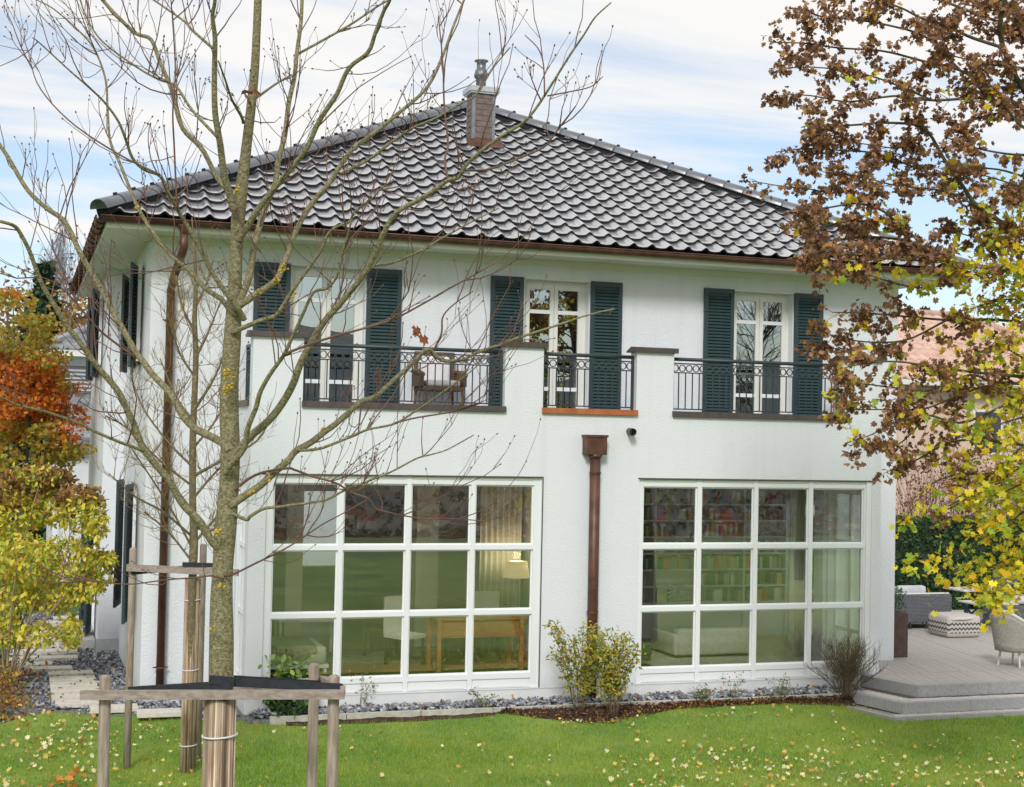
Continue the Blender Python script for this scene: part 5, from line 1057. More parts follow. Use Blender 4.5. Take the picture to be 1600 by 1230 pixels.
# ---------------------------------------------------------------- right-hand maple: trunk just outside the frame
D3 = 15.5
tb3 = atD(1790,900,D3); tb3[2] = LZ
mp3 = thing('autumn_maple','large maple with brown and yellow autumn leaves overhanging the right side','tree',tuple(tb3))
P,R = px_limb([(1780,1330,80),(1778,1100,74),(1772,900,70),(1765,700,66),(1750,500,58),(1722,330,48),(1690,180,40),(1660,60,30),(1640,-60,24),(1625,-200,14)],D3,0,0); q = MB(); q.tube(P,R,12); part(q,'trunk',DBARK,mp3,True)
ML = [ # limbs (px), width, offsets, brown-density, yellow share
 ([(1700,230),(1640,190),(1600,140),(1584,114),(1568,75),(1562,42),(1571,0),(1580,-40)],12,5,0,-.8,8,.03),
 ([(1568,75),(1516,58),(1483,42),(1441,29),(1409,13),(1370,0),(1320,-15)],6,2.5,-.5,-1.0,10,.02),
 ([(1690,190),(1600,60),(1520,20),(1440,-10),(1380,-30)],6,3,.3,.8,8,.0),
 ([(1640,190),(1555,143),(1500,110),(1440,95),(1380,80),(1310,75),(1260,68),(1210,66)],6,2,.2,.6,12,.02),
 ([(1500,110),(1450,60),(1390,40),(1330,30),(1280,25),(1255,10)],4,2,.4,.2,12,.02),
 ([(1700,250),(1600,200),(1555,156),(1457,157),(1400,150),(1327,159),(1270,150),(1238,148)],6,1.8,-.2,-.6,11,.03),
 ([(1457,157),(1380,125),(1320,110),(1260,105),(1225,108)],3.5,1.5,.2,.3,13,.02),
 ([(1720,360),(1620,370),(1535,328),(1503,289),(1474,247),(1444,201),(1392,192),(1340,195),(1292,198),(1268,192)],8,2,0,.5,10,.05),
 ([(1503,289),(1430,262),(1370,240),(1310,235),(1260,232),(1212,238)],4,1.6,.3,.6,13,.03),
 ([(1444,201),(1410,230),(1350,225),(1290,215)],3,1.5,.3,.1,12,.03),
 ([(1370,262),(1320,300),(1260,295),(1215,290),(1175,283)],3,1.3,.6,.5,9,.0),
 ([(1535,328),(1480,300),(1400,290),(1340,275),(1290,270)],4,1.5,-.2,-.5,12,.05),
 ([(1740,430),(1640,425),(1563,420),(1483,410),(1449,393),(1421,376),(1402,351),(1380,330),(1340,318),(1290,325),(1255,325)],9,2,0,-.6,12,.06),
 ([(1449,393),(1400,345),(1350,345),(1300,350),(1262,362)],4,1.6,.2,.4,14,.05),
 ([(1483,410),(1386,404),(1335,398),(1290,392),(1255,400)],4,1.6,-.4,-.8,15,.06),
 ([(1421,376),(1360,370),(1310,375),(1270,380)],4,1.6,.1,.0,15,.06), ([(1386,404),(1330,420),(1285,438)],2.5,1.2,-.3,-.3,9,.05),
 ([(1563,420),(1500,440),(1440,450),(1390,440),(1360,430)],4,1.6,.3,.6,9,.35),
 ([(1745,520),(1640,510),(1560,500),(1480,500),(1420,495),(1360,490),(1300,488)],6,1.6,.3,.8,12,.10),
 ([(1480,500),(1420,530),(1370,535),(1320,530),(1290,520)],3.5,1.4,.5,.3,10,.08), ([(1420,530),(1360,545),(1310,545),(1268,546)],2.6,1.2,.4,.2,11,.02),
 ([(1745,600),(1600,589),(1534,583),(1470,575),(1400,565),(1340,570),(1305,580)],6,1.5,-.3,-.8,11,.12),
 ([(1600,600),(1551,597),(1515,586),(1450,610),(1390,605),(1340,600),(1312,612)],5,1.4,.2,.5,11,.10),
 ([(1745,640),(1591,623),(1549,603),(1500,617),(1440,640),(1380,640),(1320,640)],5,1.4,.1,.1,11,.16),
 ([(1591,623),(1506,660),(1449,649),(1400,660),(1360,680),(1325,692)],4.5,1.4,-.2,-.4,10,.22),
 ([(1449,649),(1410,690),(1380,700),(1365,690)],2.6,1.2,.0,.0,9,.2),
 ([(1755,690),(1640,700),(1560,690),(1490,690),(1430,720),(1400,735)],6,1.6,.2,.6,10,.3),
 ([(1680,120),(1620,60),(1560,20),(1500,5)],5,2,.2,.6,12,.02), ([(1690,200),(1620,240),(1540,235),(1480,215)],5,2,.1,-.5,12,.04), ([(1700,280),(1620,280),(1560,265),(1500,262)],5,2,.2,.7,12,.05), ([(1680,150),(1610,110),(1540,100),(1480,85)],5,2,-.2,-.6,12,.02), ([(1720,340),(1650,310),(1590,290),(1540,275)],5,2,-.2,-.5,11,.12), ([(1700,250),(1640,190),(1580,175),(1520,185)],5,2,.3,.9,12,.03), ([(1660,60),(1600,20),(1540,-10),(1480,-20)],5,2,-.3,-.8,12,.02), ([(1740,450),(1640,400),(1560,380),(1500,365)],5,2,.2,.6,11,.15),
 ([(1640,700),(1560,740),(1500,740),(1450,760),(1430,790)],4.5,1.5,.0,.0,10,.40), ([(1560,740),(1510,780),(1470,800),(1455,800)],3,1.3,.0,-.2,9,.35),
]
BRN = np.zeros((0,3)); YEL = np.zeros((0,3)); TW3 = Tubes()
brn, yel = [], []
for pts,w0,w1,a,b_,dens,ysh in ML:
    P,R = px_limb(wpx(pts,w0,w1),D3,a,b_); q = MB(); q.tube(P,R,6); part(q,'limb',DBARK,mp3,True); n = len(P)
    Lg = sum(np.linalg.norm(P[i+1]-P[i]) for i in range(n-1))
    for _ in range(int(Lg*dens*.98)):
        i = rr.randint(int(n*.06),n-1); tan = P[i]-P[i-1]; tan /= np.linalg.norm(tan); ax_ = np.array([rr.gauss(0,1),rr.gauss(0,1.2),rr.gauss(0,.7)]); d = tan*.8+ax_/np.linalg.norm(ax_); d /= np.linalg.norm(d)
        l = rr.uniform(.06,.32); e = P[i]+d*l+np.array([0,0,rr.uniform(-.05,.04)]); TW3.add([P[i],(P[i]+e)/2+np.array([0,0,.01]),e],[.004,.003,.0018],4)
        for tt in ((.5,.8,1.0) if l > .15 else (1.0,)):
            c = P[i]+(e-P[i])*tt
            isy = rr.random() < ysh*1.2+(.10 if (i < n*.45 and pts[-1][1] > 420) else 0)
            for _k in range(rr.randint(3,5) if isy else rr.randint(7,11)):
                (yel if isy else brn).append(c+np.array([rr.gauss(0,.035),rr.gauss(0,.035),rr.gauss(0,.03)-.01]))
# the yellow lower crown on the right
YL = [([(1750,470),(1660,400),(1600,370),(1560,350),(1530,345)],.0), ([(1750,480),(1650,430),(1580,420),(1530,430),(1500,420)],-.5), ([(1750,540),(1650,500),(1600,470),(1560,470),(1525,480)],.4),([(1750,420),(1660,340),(1610,320),(1590,300)],.2),
 ([(1755,640),(1660,590),(1600,560),(1560,540),(1530,550)],-.6), ([(1755,700),(1680,660),(1620,650),(1570,660),(1520,680)],-.4), ([(1760,740),(1680,720),(1620,720),(1560,750),(1510,775),(1485,790)],-.2),
 ([(1760,800),(1690,780),(1620,790),(1570,820),(1520,850),(1480,870),(1465,872)],-.5), ([(1765,850),(1690,830),(1630,840),(1580,870),(1530,895),(1495,915)],-.2), ([(1765,890),(1700,870),(1640,880),(1600,905),(1560,925),(1545,935)],-.6),([(1700,860),(1640,850),(1600,870),(1570,900)],.3),
 ([(1690,780),(1630,760),(1590,770),(1555,790)],.5), ([(1755,620),(1680,600),(1630,610),(1600,620),(1580,640)],.3), ([(1680,700),(1630,690),(1595,700),(1575,720)],-.8),([(1760,760),(1690,740),(1640,745),(1600,755),(1560,775),(1525,800)],-.7)]
for pts, off in YL:
    P,R = px_limb(wpx(pts,5,1.6),D3,off*.3,off); q = MB(); q.tube(P,R,6); part(q,'limb',DBARK,mp3,True); n = len(P)
    for _ in range(60):
        i = rr.randint(int(n*.3),n-1); ax_ = np.array([rr.gauss(0,1),rr.gauss(0,1),rr.gauss(0,.7)]); e = P[i]+ax_/np.linalg.norm(ax_)*rr.uniform(.06,.40); TW3.add([P[i],e],[.003,.0018],4)
        for _k in range(rr.randint(2,4)): yel.append(e+np.array([rr.gauss(0,.05),rr.gauss(0,.05),rr.gauss(0,.04)]))
        if pts[-1][1] < 560 and rr.random() < .35:
            for _k in range(5): brn.append(e+np.array([rr.gauss(0,.04),rr.gauss(0,.04),rr.gauss(0,.03)]))
stuff(part(TW3.mb,'twigs',DBARK,mp3,True))
brn = np.array(brn); yel = np.array(yel)
BRM = leafmat('brown_maple_leaves',[(.25,.125,.07),(.31,.16,.085),(.18,.09,.055),(.38,.20,.11),(.25,.135,.08),(.44,.25,.13),(.15,.08,.05),(.50,.25,.08)],.3)
YEM = leafmat('yellow_maple_leaves',[(.78,.60,.03),(.84,.66,.04),(.70,.64,.05),(.50,.58,.06),(.80,.50,.03),(.34,.48,.06),(.66,.64,.06),(.86,.72,.08)],.45)
stuff(link('crown',npmesh('crown',leaves(brn,.074,STARC,up=.1,droop=.8),STAR_F,BRM),mp3))
big = yel[rng.permutation(len(yel))]; ind = big[:260]; rest = big[260:]
stuff(link('yellow_crown',npmesh('yellow_crown',leaves(rest,.088,STARC*np.array([1,1.15,.6]),up=.5,droop=.6),STAR_F,YEM),mp3))
YM1 = [npmesh('leaf',(STAR*s),STAR_F,mat(nm,c,rough=.55)) for nm,c,s in (('yellow_leaf',(.80,.62,.03),.105),('lime_leaf',(.58,.60,.06),.10),('orange_leaf',(.76,.44,.03),.095),('green_leaf',(.32,.46,.06),.105))]
for p_ in ind: link('leaf',rr.choice(YM1),mp3,tuple(p_),(rr.uniform(-.9,.9),rr.uniform(-.3,1.3),rr.uniform(0,6.28)))
print('brown',len(brn),'yellow',len(yel),'twig verts',len(TW_.mb.v),len(TW2.mb.v),len(TW3.mb.v))
# ================================================================== SHRUBS AND BEDDING
def stemplant(name, label, cat, base, stems, leaf=None, group=None, bark=None, twigs=0, tw_len=(.1,.25), tw_r=.0025, depth=1, up=.3):
    """stems: list of (tip xyz offset, radius); leaf=(per stem, size, material, shape, faces, from fraction)"""
    t = thing(name, label, cat, tuple(base), group); q = MB(); TB = Tubes(); lp_ = []
    for off, r in stems:
        b0 = np.array(base)+np.array([off[0]*.12,off[1]*.12,0]); e = np.array(base)+np.array(off); mid = b0*.5+e*.5+np.array([-off[0]*.12,-off[1]*.12,.04*abs(off[2])])
        S_ = smooth_path(np.array([b0,mid,e]),7); q.tube(S_,[r*(1-.6*i/6) for i in range(7)],5)
        for _ in range(twigs):
            i = rr.randint(2,5); d = (S_[i+1]-S_[i]); d /= np.linalg.norm(d); ax_ = np.array([rr.gauss(0,1),rr.gauss(0,1),rr.gauss(0,.5)+.3]); twig_tree(TB,S_[i],d+ax_*.5,rr.uniform(*tw_len),tw_r,depth,0,rr,.6,up,None,4,(1,3),.12)
        if leaf:
            for _ in range(leaf[0]):
                f_ = rr.uniform(leaf[5],1)**.8*6; i = min(int(f_),5); p_ = S_[i]+(S_[i+1]-S_[i])*(f_-i); lp_.append(p_+np.array([rr.gauss(0,.035),rr.gauss(0,.035),rr.gauss(0,.03)]))
    stuff(part(q,'stems',bark or TWIG,t,True))
    if twigs: stuff(part(TB.mb,'twigs',bark or TWIG,t,True))
    if leaf: stuff(link('foliage',npmesh('foliage',leaves(np.array(lp_),leaf[1],leaf[3],up=.3,droop=.2),leaf[4],leaf[2]),t))
    return t
FOR = leafmat('yellow_green_shrub_leaves',[(.30,.36,.06),(.42,.42,.08),(.22,.30,.06),(.58,.44,.05),(.48,.30,.05),(.16,.24,.06),(.52,.50,.12)],.35)
SL = LEAF*np.array([1,.62,1])
def fan(n, rx, ry, h0, h1, r=.005): return [((rr.uniform(-1,1)*rx, rr.uniform(-1,1)*ry, rr.uniform(h0,h1)), r*rr.uniform(.7,1.2)) for _ in range(n)]
for px_, py_, n_, lab, rx in ((905,1118,15,'yellow green upright shrub at the foot of the copper downspout',.36),(958,1124,16,'yellow green upright shrub just right of the downspout shrub',.38)):
    B_ = atZ(px_,py_,-.08); stemplant('deciduous_shrub',lab,'shrub',B_,fan(n_,rx*1.15,.30,.75,1.25,.006)+([((-.42,-.1,1.28),.004)] if px_ < 930 else []),(95,.066,FOR,SL,LEAF_F,.22),'shrubs by the downspout',mat('shrub_stem',(.10,.065,.045),(.17,.12,.08),8,.85),4,(.12,.3),.002)
B_ = atZ(1322,1094,-.10); ST = []
for i in range(46):
    a = rr.uniform(0,2*PI); e = rr.uniform(.1,1.25); ST.append(((.68*math.sin(e)*math.cos(a), .6*math.sin(e)*math.sin(a), .08+.80*math.cos(e*.85)*rr.uniform(.8,1)), .009*rr.uniform(.5,1)))
stemplant('broom_shrub','leafless rounded brown shrub fanning out beside the terrace steps','shrub',B_,ST,None,None,mat('broom_stem',(.085,.06,.035),(.16,.12,.065),9,.85),12,(.14,.34),.003,1,.22)
LAU = leafmat('dark_laurel_leaves',[(.03,.075,.02),(.045,.10,.025),(.065,.14,.035),(.10,.20,.05),(.025,.055,.018)],.15,.35)
B_ = atZ(452,1124,-.08); lb = thing('laurel_bush','low dark green laurel bush under the left window behind the stakes','bush',tuple(B_))
u = rng.normal(size=(900,3)); u /= np.linalg.norm(u,axis=1)[:,None]; rad = rng.uniform(.55,1,900)**.5; P_ = B_+np.stack([u[:,0]*rad*.34,u[:,1]*rad*.28,.30+u[:,2]*rad*.30],1); P_[:,2] = np.maximum(P_[:,2],-.06)
stuff(link('foliage',npmesh('foliage',leaves(P_,.075,LEAF,up=.6,droop=-.2),LEAF_F,LAU),lb))
P_ = B_+np.stack([rng.normal(0,.16,90),rng.normal(0,.1,90),rng.uniform(.5,.78,90)],1); stuff(link('new_shoots',npmesh('new_shoots',leaves(P_,.085,LEAF,up=.6,droop=-.4),LEAF_F,leafmat('light_laurel',[(.22,.34,.08),(.30,.40,.10),(.16,.27,.06)],.3,.4)),lb))
q = MB(); q.tube([B_,B_+np.array([.02,0,.3])],[.02,.01],6); part(q,'stem',TWIG,lb)
ROS = leafmat('rose_leaves',[(.10,.17,.06),(.16,.24,.09),(.24,.30,.14),(.30,.22,.10)],.25)
for px_,py_,lab,h,n_ in ((1215,1100,'low green rose bush in the bed left of the round bare shrub',.42,9),(1150,1098,'sparse small rose with few leaves below the right window',.45,5),(760,1112,'small green bedding plant in front of the left window',.32,7),(562,1112,'thin straggly rose stem with red hips near the stakes',.50,4),(1098,1100,'small grassy tuft in the bed below the right window',.24,8)):
    B_ = atZ(px_,py_,-.06); t_ = stemplant('bedding_plant',lab,'plant',B_,fan(n_,.22,.15,h*.6,h,.003),(16,.045,ROS,SL,LEAF_F,.25),'small plants in the bed')
    if 'hips' in lab or 'rose' in lab:
        for _ in range(4): c_ = B_+np.array([rr.uniform(-.15,.15),rr.uniform(-.08,.08),h*rr.uniform(.7,1)]); q = MB(); q.lathe(c_,[(.003,-.012),(.011,0),(.003,.012)],6); part(q,'rose_hip',mat('red_hip',(.42,.04,.03),rough=.4),t_,True)
# ---- yellow leaved bush and orange maple on the left
def crown(n, cs, jit=1.0):
    """cs: list of centre(px,py,D), radii metres, weight"""
    W_ = np.array([c[2] for c in cs],float); W_ /= W_.sum(); out_ = []
    for (c, r, w), k in zip(cs, (W_*n).astype(int)):
        u = rng.normal(size=(k,3)); u /= np.linalg.norm(u,axis=1)[:,None]; rad = rng.uniform(.35,1,k)**.6*jit; out_.append(atD(*c)+u*rad[:,None]*np.array(r))
    return np.concatenate(out_)
D4 = 20.6; yb_ = atZ(8,1092,LZ)
yb = thing('yellow_bush','large yellow and green leafed shrub hanging over the slab path','shrub',tuple(yb_)); q = MB()
for tp in ((40,900),(90,860),(130,800),(150,880),(20,820),(110,980),(60,760),(-20,860),(170,850),(75,940),(35,985)):
    e = atD(tp[0],tp[1],D4+rr.uniform(-.5,.5)); m_ = (yb_+e)/2+np.array([-.1,0,.12]); q.tube(smooth_path(np.array([yb_,m_,e]),8),[.022*(1-.75*i/7) for i in range(8)],6)
stuff(part(q,'stems',mat('ochre_stem',(.20,.14,.07),(.32,.24,.13),7,.9),yb,True))
CS = [((x,y,D4+dd),(rx,.45,rz),w) for x,y,dd,rx,rz,w in ((20,800,0,.50,.35,9),(80,790,.3,.45,.3,8),(130,800,.1,.35,.3,6),(40,870,-.3,.50,.35,10),(105,870,-.1,.50,.32,10),(150,890,.2,.28,.3,5),(20,930,0,.42,.3,8),(80,930,.2,.45,.25,8),(125,920,0,.32,.22,5),(60,990,-.2,.35,.16,4),(112,985,0,.13,.28,4),(10,985,-.1,.28,.25,5),(165,870,.1,.18,.10,2),(-20,860,0,.4,.5,7),(150,820,.0,.2,.2,3),(55,745,.2,.45,.2,5))]
P_ = crown(7600,CS); cols = [(.72,.64,.07),(.80,.68,.08),(.60,.62,.08),(.46,.55,.08),(.32,.45,.07),(.76,.58,.08),(.52,.34,.09),(.82,.74,.20)]
stuff(link('foliage',npmesh('foliage',leaves(P_,.085,LEAF*np.array([1,.8,1]),up=.1,droop=1.3),LEAF_F,leafmat('yellow_bush_leaves',cols,.4)),yb))
P_ = crown(1100,[((60,745,D4+.2),(.55,.4,.22),3),((125,775,D4+.2),(.40,.4,.20),2),((20,770,D4),(.4,.4,.25),2)]); stuff(link('brown_foliage',npmesh('brown_foliage',leaves(P_,.10,LEAF,up=.1,droop=1.3),LEAF_F,leafmat('brown_bush_leaves',[(.28,.15,.06),(.36,.20,.07),(.22,.12,.05),(.40,.27,.08)],.3)),yb))
D5 = 26.5; ob = atZ(40,1000,LZ); ob = atD(30,900,D5); ob[2] = LZ
om = thing('orange_maple','orange and red leafed maple standing at the left edge','tree',tuple(ob)); q = MB()
for tp in ((20,470),(60,500),(100,540),(120,600),(30,600),(90,660),(-30,560),(130,690),(60,700)):
    e = atD(tp[0],tp[1],D5+rr.uniform(-1,1)); m_ = np.array([ob[0],ob[1],2.0])*.4+e*.6; q.tube(smooth_path(np.array([ob,np.array([ob[0],ob[1],1.5]),m_,e]),10),[.06*(1-.85*i/9) for i in range(10)],7)
part(q,'trunk',DBARK,om,True)
def pads(n, lst, sx=.40, sy=.6, sz=.22): return crown(n,[((x,y,D5+rr.uniform(-.9,.9)),(sx*s,sy*s,sz*s),s*s) for x,y,s in lst])
rp_ = lambda n,x0,x1,y0,y1,s0,s1: [(rr.uniform(x0,x1),rr.uniform(y0,y1),rr.uniform(s0,s1)) for _ in range(n)]
P_ = pads(5600, rp_(26,-30,80,560,650,.8,1.3)+rp_(14,60,115,590,650,.6,1.0)+rp_(8,-30,40,620,720,.7,1.1)+rp_(5,70,130,660,700,.4,.7)+[(25,462,.35),(15,450,.3)])
stuff(link('orange_crown',npmesh('orange_crown',leaves(P_,.085,STAR,up=.4,droop=.7),STAR_F,leafmat('orange_maple_leaves',[(.62,.18,.03),(.70,.24,.035),(.52,.11,.025),(.74,.34,.04),(.44,.08,.025),(.66,.30,.05)],.45)),om))
P_ = pads(4200, rp_(16,-30,70,500,565,.6,1.0)+rp_(16,-20,105,660,725,.7,1.1)+rp_(4,100,140,690,712,.4,.6)+rp_(5,-10,40,455,510,.5,.8)+rp_(8,60,105,540,610,.4,.7))
stuff(link('olive_crown',npmesh('olive_crown',leaves(P_,.085,STAR,up=.4,droop=.7),STAR_F,leafmat('olive_maple_leaves',[(.36,.33,.05),(.45,.35,.05),(.26,.29,.05),(.56,.34,.04),(.38,.23,.04)],.45)),om))
# russet groundcover in the lower left corner
B_ = atZ(5,1120,LZ); gc = thing('russet_groundcover','heap of russet and yellow fading perennials in the lower left corner','plant',tuple(B_))
P_ = np.concatenate([np.stack([rng.normal(atZ(x,y,LZ)[0],.20,k),rng.normal(atZ(x,y,LZ)[1],.25,k),LZ+rng.uniform(0,h,k)],1) for x,y,h,k in ((-5,1105,.5,420),(5,1085,.45,300),(15,1120,.25,300),(-20,1130,.4,250),(28,1128,.12,160))])
stuff(link('foliage',npmesh('foliage',leaves(P_,.07,CURL,up=.5,droop=.3),CURL_F,leafmat('russet_leaves',[(.34,.15,.04),(.28,.11,.04),(.45,.28,.06),(.50,.38,.08),(.18,.17,.05),(.38,.19,.06)],.3)),gc))
B_ = atZ(20,1062,LZ); gc2 = thing('low_evergreen','small dark evergreen tuft at the left of the slab path','plant',tuple(B_)); P_ = B_+np.stack([rng.normal(-.05,.16,300),rng.normal(0,.16,300),rng.uniform(0,.4,300)],1); stuff(link('foliage',npmesh('foliage',leaves(P_,.06,SL,up=.4),LEAF_F,LAU),gc2))
# ---- fallen leaves on the lawn
fl = []
def scatter(n, xs_, ys_, pw=1.0):
    for _ in range(n):
        y = ys_[0]+(ys_[1]-ys_[0])*(rr.random()**pw); x = rr.uniform(*xs_); p_ = atZ(x,y,LZ+.045)
        if p_[1] < edgeY(p_[0])-.03: p_[2] += float(bank(p_[0],p_[1])); fl.append(p_)
def drift(n, cx, cy, sx2, sy2):
    for _ in range(n):
        p_ = atZ(rr.gauss(cx,sx2),rr.gauss(cy,sy2),LZ+.045)
        if p_[1] < edgeY(p_[0])-.03: p_[2] += float(bank(p_[0],p_[1])); fl.append(p_)
for _ in range(26): drift(rr.randint(4,12),rr.uniform(1000,1600),rr.uniform(1160,1235),22,5)
for _ in range(20): drift(rr.randint(4,11),rr.uniform(-10,320),rr.uniform(1122,1220),16,5)
scatter(330,(960,1640),(1130,1250),.55); scatter(110,(960,1640),(1180,1260)); scatter(50,(560,1000),(1140,1250)); scatter(210,(-20,340),(1118,1250),1.2); scatter(70,(-20,150),(1115,1180)); scatter(40,(330,600),(1130,1240)); scatter(60,(860,1010),(1120,1140)); scatter(60,(1050,1350),(1100,1130))
fl = np.array(fl); hf = len(fl)//2; V = leaves(fl,.056,STARC*np.array([1,1.1,1]),up=1.5,droop=0.,jitter=.5); FLM = leafmat('fallen_leaves',[(.66,.58,.32),(.62,.48,.10),(.72,.66,.44),(.55,.34,.08),(.66,.55,.18),(.48,.24,.08),(.70,.60,.36)],.15)
stuff(tag(link('fallen_leaves',npmesh('fallen_leaves',V,STAR_F,FLM)),'pale yellow fallen leaves scattered over the lawn','fallen leaves'))
P_ = np.array([atZ(rr.gauss(105,16),rr.gauss(1222,8),LZ+.06) for _ in range(16)]); V = leaves(P_,.10,STAR,up=1.0,droop=-.3); stuff(tag(link('orange_leaf_pile',npmesh('orange_leaf_pile',V,STAR_F,leafmat('orange_fallen',[(.55,.18,.04),(.60,.28,.06)],.3))),'clump of orange leaves on the lawn in front of the stake','leaf pile'))
# leaves blown onto gravel and path
P_ = np.stack([rng.uniform(-3.2,-1.7,260),rng.uniform(.6,10.5,260),np.full(260,.03)],1); P2 = np.stack([rng.uniform(0,8.6,120),rng.uniform(-.36,-.06,120),np.full(120,.05)],1)
stuff(tag(link('gravel_leaf_litter',npmesh('gravel_leaf_litter',leaves(np.concatenate([P_,P2]),.055,CURL,up=2.,droop=0),CURL_F,leafmat('gravel_leaves',[(.30,.12,.05),(.42,.26,.08),(.22,.09,.04),(.55,.40,.14)],.1))),'brown leaves blown onto the slate gravel and slabs','leaf litter'))
# ================================================================== BEYOND THE GARDEN
HEDG = leafmat('hedge_leaves',[(.018,.05,.018),(.028,.07,.024),(.04,.10,.03),(.06,.13,.04),(.014,.035,.014)],.1,.4)
hd = thing('clipped_hedge','tall dark green clipped hedge behind the terrace','hedge',(18,9.0,LZ)); q = MB(); q.box(11.2,30,8.75,9.7,LZ,1.92); part(q,'core',mat('hedge_core',(.012,.025,.010),(.03,.05,.02),12,.95,1,30),hd)
nh = 17000; hx = rng.uniform(11.2,23,nh); hz_ = rng.uniform(LZ,2.0,nh); top_ = rng.random(nh) < .22; hy = np.where(top_,rng.uniform(8.7,9.7,nh),8.72+rng.normal(0,.035,nh)); hz_ = np.where(top_,1.95+rng.normal(0,.03,nh),hz_)
stuff(link('foliage',npmesh('foliage',leaves(np.stack([hx,hy,hz_],1),.075,LEAF,up=.1,droop=-.2),LEAF_F,HEDG),hd))
rs = thing('russet_bush','reddish brown twiggy bush showing above the hedge','bush',(19.5,12.5,LZ)); TB = Tubes()
for _ in range(60):
    b0 = np.array([rr.uniform(17.6,21.6),rr.uniform(12,13),LZ]); twig_tree(TB,b0,np.array([rr.gauss(0,.25),rr.gauss(0,.2),1]),rr.uniform(2.4,3.6),.012,2,0,rr,.7,.25,None,6,(3,5),.12)
stuff(part(TB.mb,'twigs',mat('russet_twig',(.14,.07,.05),(.22,.11,.08),6,.9),rs,True)); P_ = np.stack([rng.uniform(17.5,21.8,1500),rng.uniform(11.8,13.2,1500),rng.uniform(1.4,3.5,1500)],1); stuff(link('foliage',npmesh('foliage',leaves(P_,.09,CURL),CURL_F,leafmat('russet_bush_leaves',[(.22,.08,.05),(.30,.12,.07),(.16,.06,.04)],.2)),rs))
def neighbour(name, label, x0, x1, y0, y1, ze, zr, wallm, tilem, ov=.6, wins=(), tw=.34, tl=.42, side=None):
    t = thing(name, label, 'house', ((x0+x1)/2,y0,LZ)); q = MB(); q.box(x0,x1,y0,y1,LZ-.1,ze-.02); part(q,'wall',wallm,t)
    q = MB(); q.box(x0-ov,x1+ov,y0-ov,y1+ov,ze-.16,ze); part(q,'cornice',CREAM,t)
    run = (y1-y0)/2+ov; rx0, rx1 = x0-ov+run, x1+ov-run
    if rx0 > rx1: rx0 = rx1 = (x0+x1)/2
    ym = (y0+y1)/2; q = MB(); q.add([(x0-ov,y0-ov,ze),(x1+ov,y0-ov,ze),(x1+ov,y1+ov,ze),(x0-ov,y1+ov,ze),(rx0,ym,zr),(rx1,ym,zr)],[(0,1,5,4),(1,2,5),(2,3,4,5),(3,0,4),(3,2,1,0)]); rf = part(q,'roof',tilem,t)
    # wavy courses of tiles over the front slope
    sl = math.hypot(run,zr-ze); nr_ = int(sl/tl); fm = MB()
    for r in range(nr_):
        f0 = r/nr_; f1 = (r+1)/nr_; a0 = x0-ov+(rx0-x0+ov)*f0; a1 = x1+ov+(rx1-x1-ov)*f0; n_ = max(2,int((a1-a0)/tw*3)); V = []
        for i in range(n_+1):
            x = a0+(a1-a0)*i/n_; h_ = .045+.04*math.cos(2*PI*(x/tw))
            for f_,hh in ((f0,h_+.03),(f1,h_)): V.append((x,y0-ov+run*f_,ze+(zr-ze)*f_+hh))
            V.append((x,y0-ov+run*f0,ze+(zr-ze)*f0+h_-.03))
        fm.add(V,[(i*3,(i+1)*3,(i+1)*3+1,i*3+1) for i in range(n_)]+[(i*3+2,(i+1)*3+2,(i+1)*3,i*3) for i in range(n_)])
    stuff(part(fm,'tile_courses',tilem,rf))
    for A,B in (((x0-ov,y0-ov,ze),(rx0,ym,zr)),((x1+ov,y0-ov,ze),(rx1,ym,zr)),((rx0,ym,zr),(rx1+.01,ym,zr))):
        q = MB(); q.tube([np.array(A)+[0,0,.06],np.array(B)+[0,0,.06]],.13,8); part(q,'ridge',tilem,rf,True)
    for (a,b_,c_,d_,shut) in wins:
        q = MB(); q.box(a,b_,y0-.03,y0+.02,c_,d_); w_ = part(q,'window',PAINT,t); q = MB(); q.box(a+.07,b_-.07,y0-.04,y0-.031,c_+.07,d_-.07); part(q,'pane',GLASSU,w_)
        if shut:
            q = MB(); q.box(a-.02,b_+.02,y0-.10,y0-.06,c_,d_); s_ = part(q,'shutter',mat('grey_blind',(.13,.14,.15),rough=.7),t)
            z = c_+.05
            while z < d_-.05: q = MB(); q.box(a+.0,b_-.0,y0-.125,y0-.1005,z,z+.05); part(q,'slat',mat('pale_slat',(.42,.44,.46),rough=.6),s_); z += .105
    return t
NY = 22.; A = atY(90,560,NY); ez = atY(100,548,NY)[2]; rz_ = atY(147,507,NY+3)[2]
GT = mat('grey_neighbour_tile',(.13,.135,.15),(.27,.28,.30),3,.4,.1,20,spec=.8,coat=.3); PEACH = mat('peach_render',(.60,.45,.36),(.66,.50,.41),1.2,.9,.2,40); SALM = mat('salmon_tile',(.46,.29,.22),(.60,.42,.34),3,.7,.1,20)
wz1 = atY(120,572,NY)[2]; wz0 = atY(120,614,NY)[2]; wx0 = atY(95,590,NY)[0]; wx1 = atY(146,590,NY)[0]
neighbour('neighbour_house','grey tiled white house half hidden behind the orange maple',A[0],A[0]+11,NY,NY+8.5,ez,ez+2.3,RENDER,GT,.45,((wx0,wx1,wz0,wz1,True),))
lz = atY(100,684,NY-3.2)[2]; A2 = atY(100,690,NY-3.2)
an = thing('neighbour_annexe','low white annexe with grey lean-to roof left of the villa','annexe',(A2[0]+3,NY-3.2,LZ)); q = MB(); q.box(A2[0],A2[0]+8,NY-3.2,NY-.02,LZ,lz); part(q,'wall',RENDER,an)
hz2 = atY(80,618,NY-.05)[2]; V = []; q = MB(); nrow_ = 8
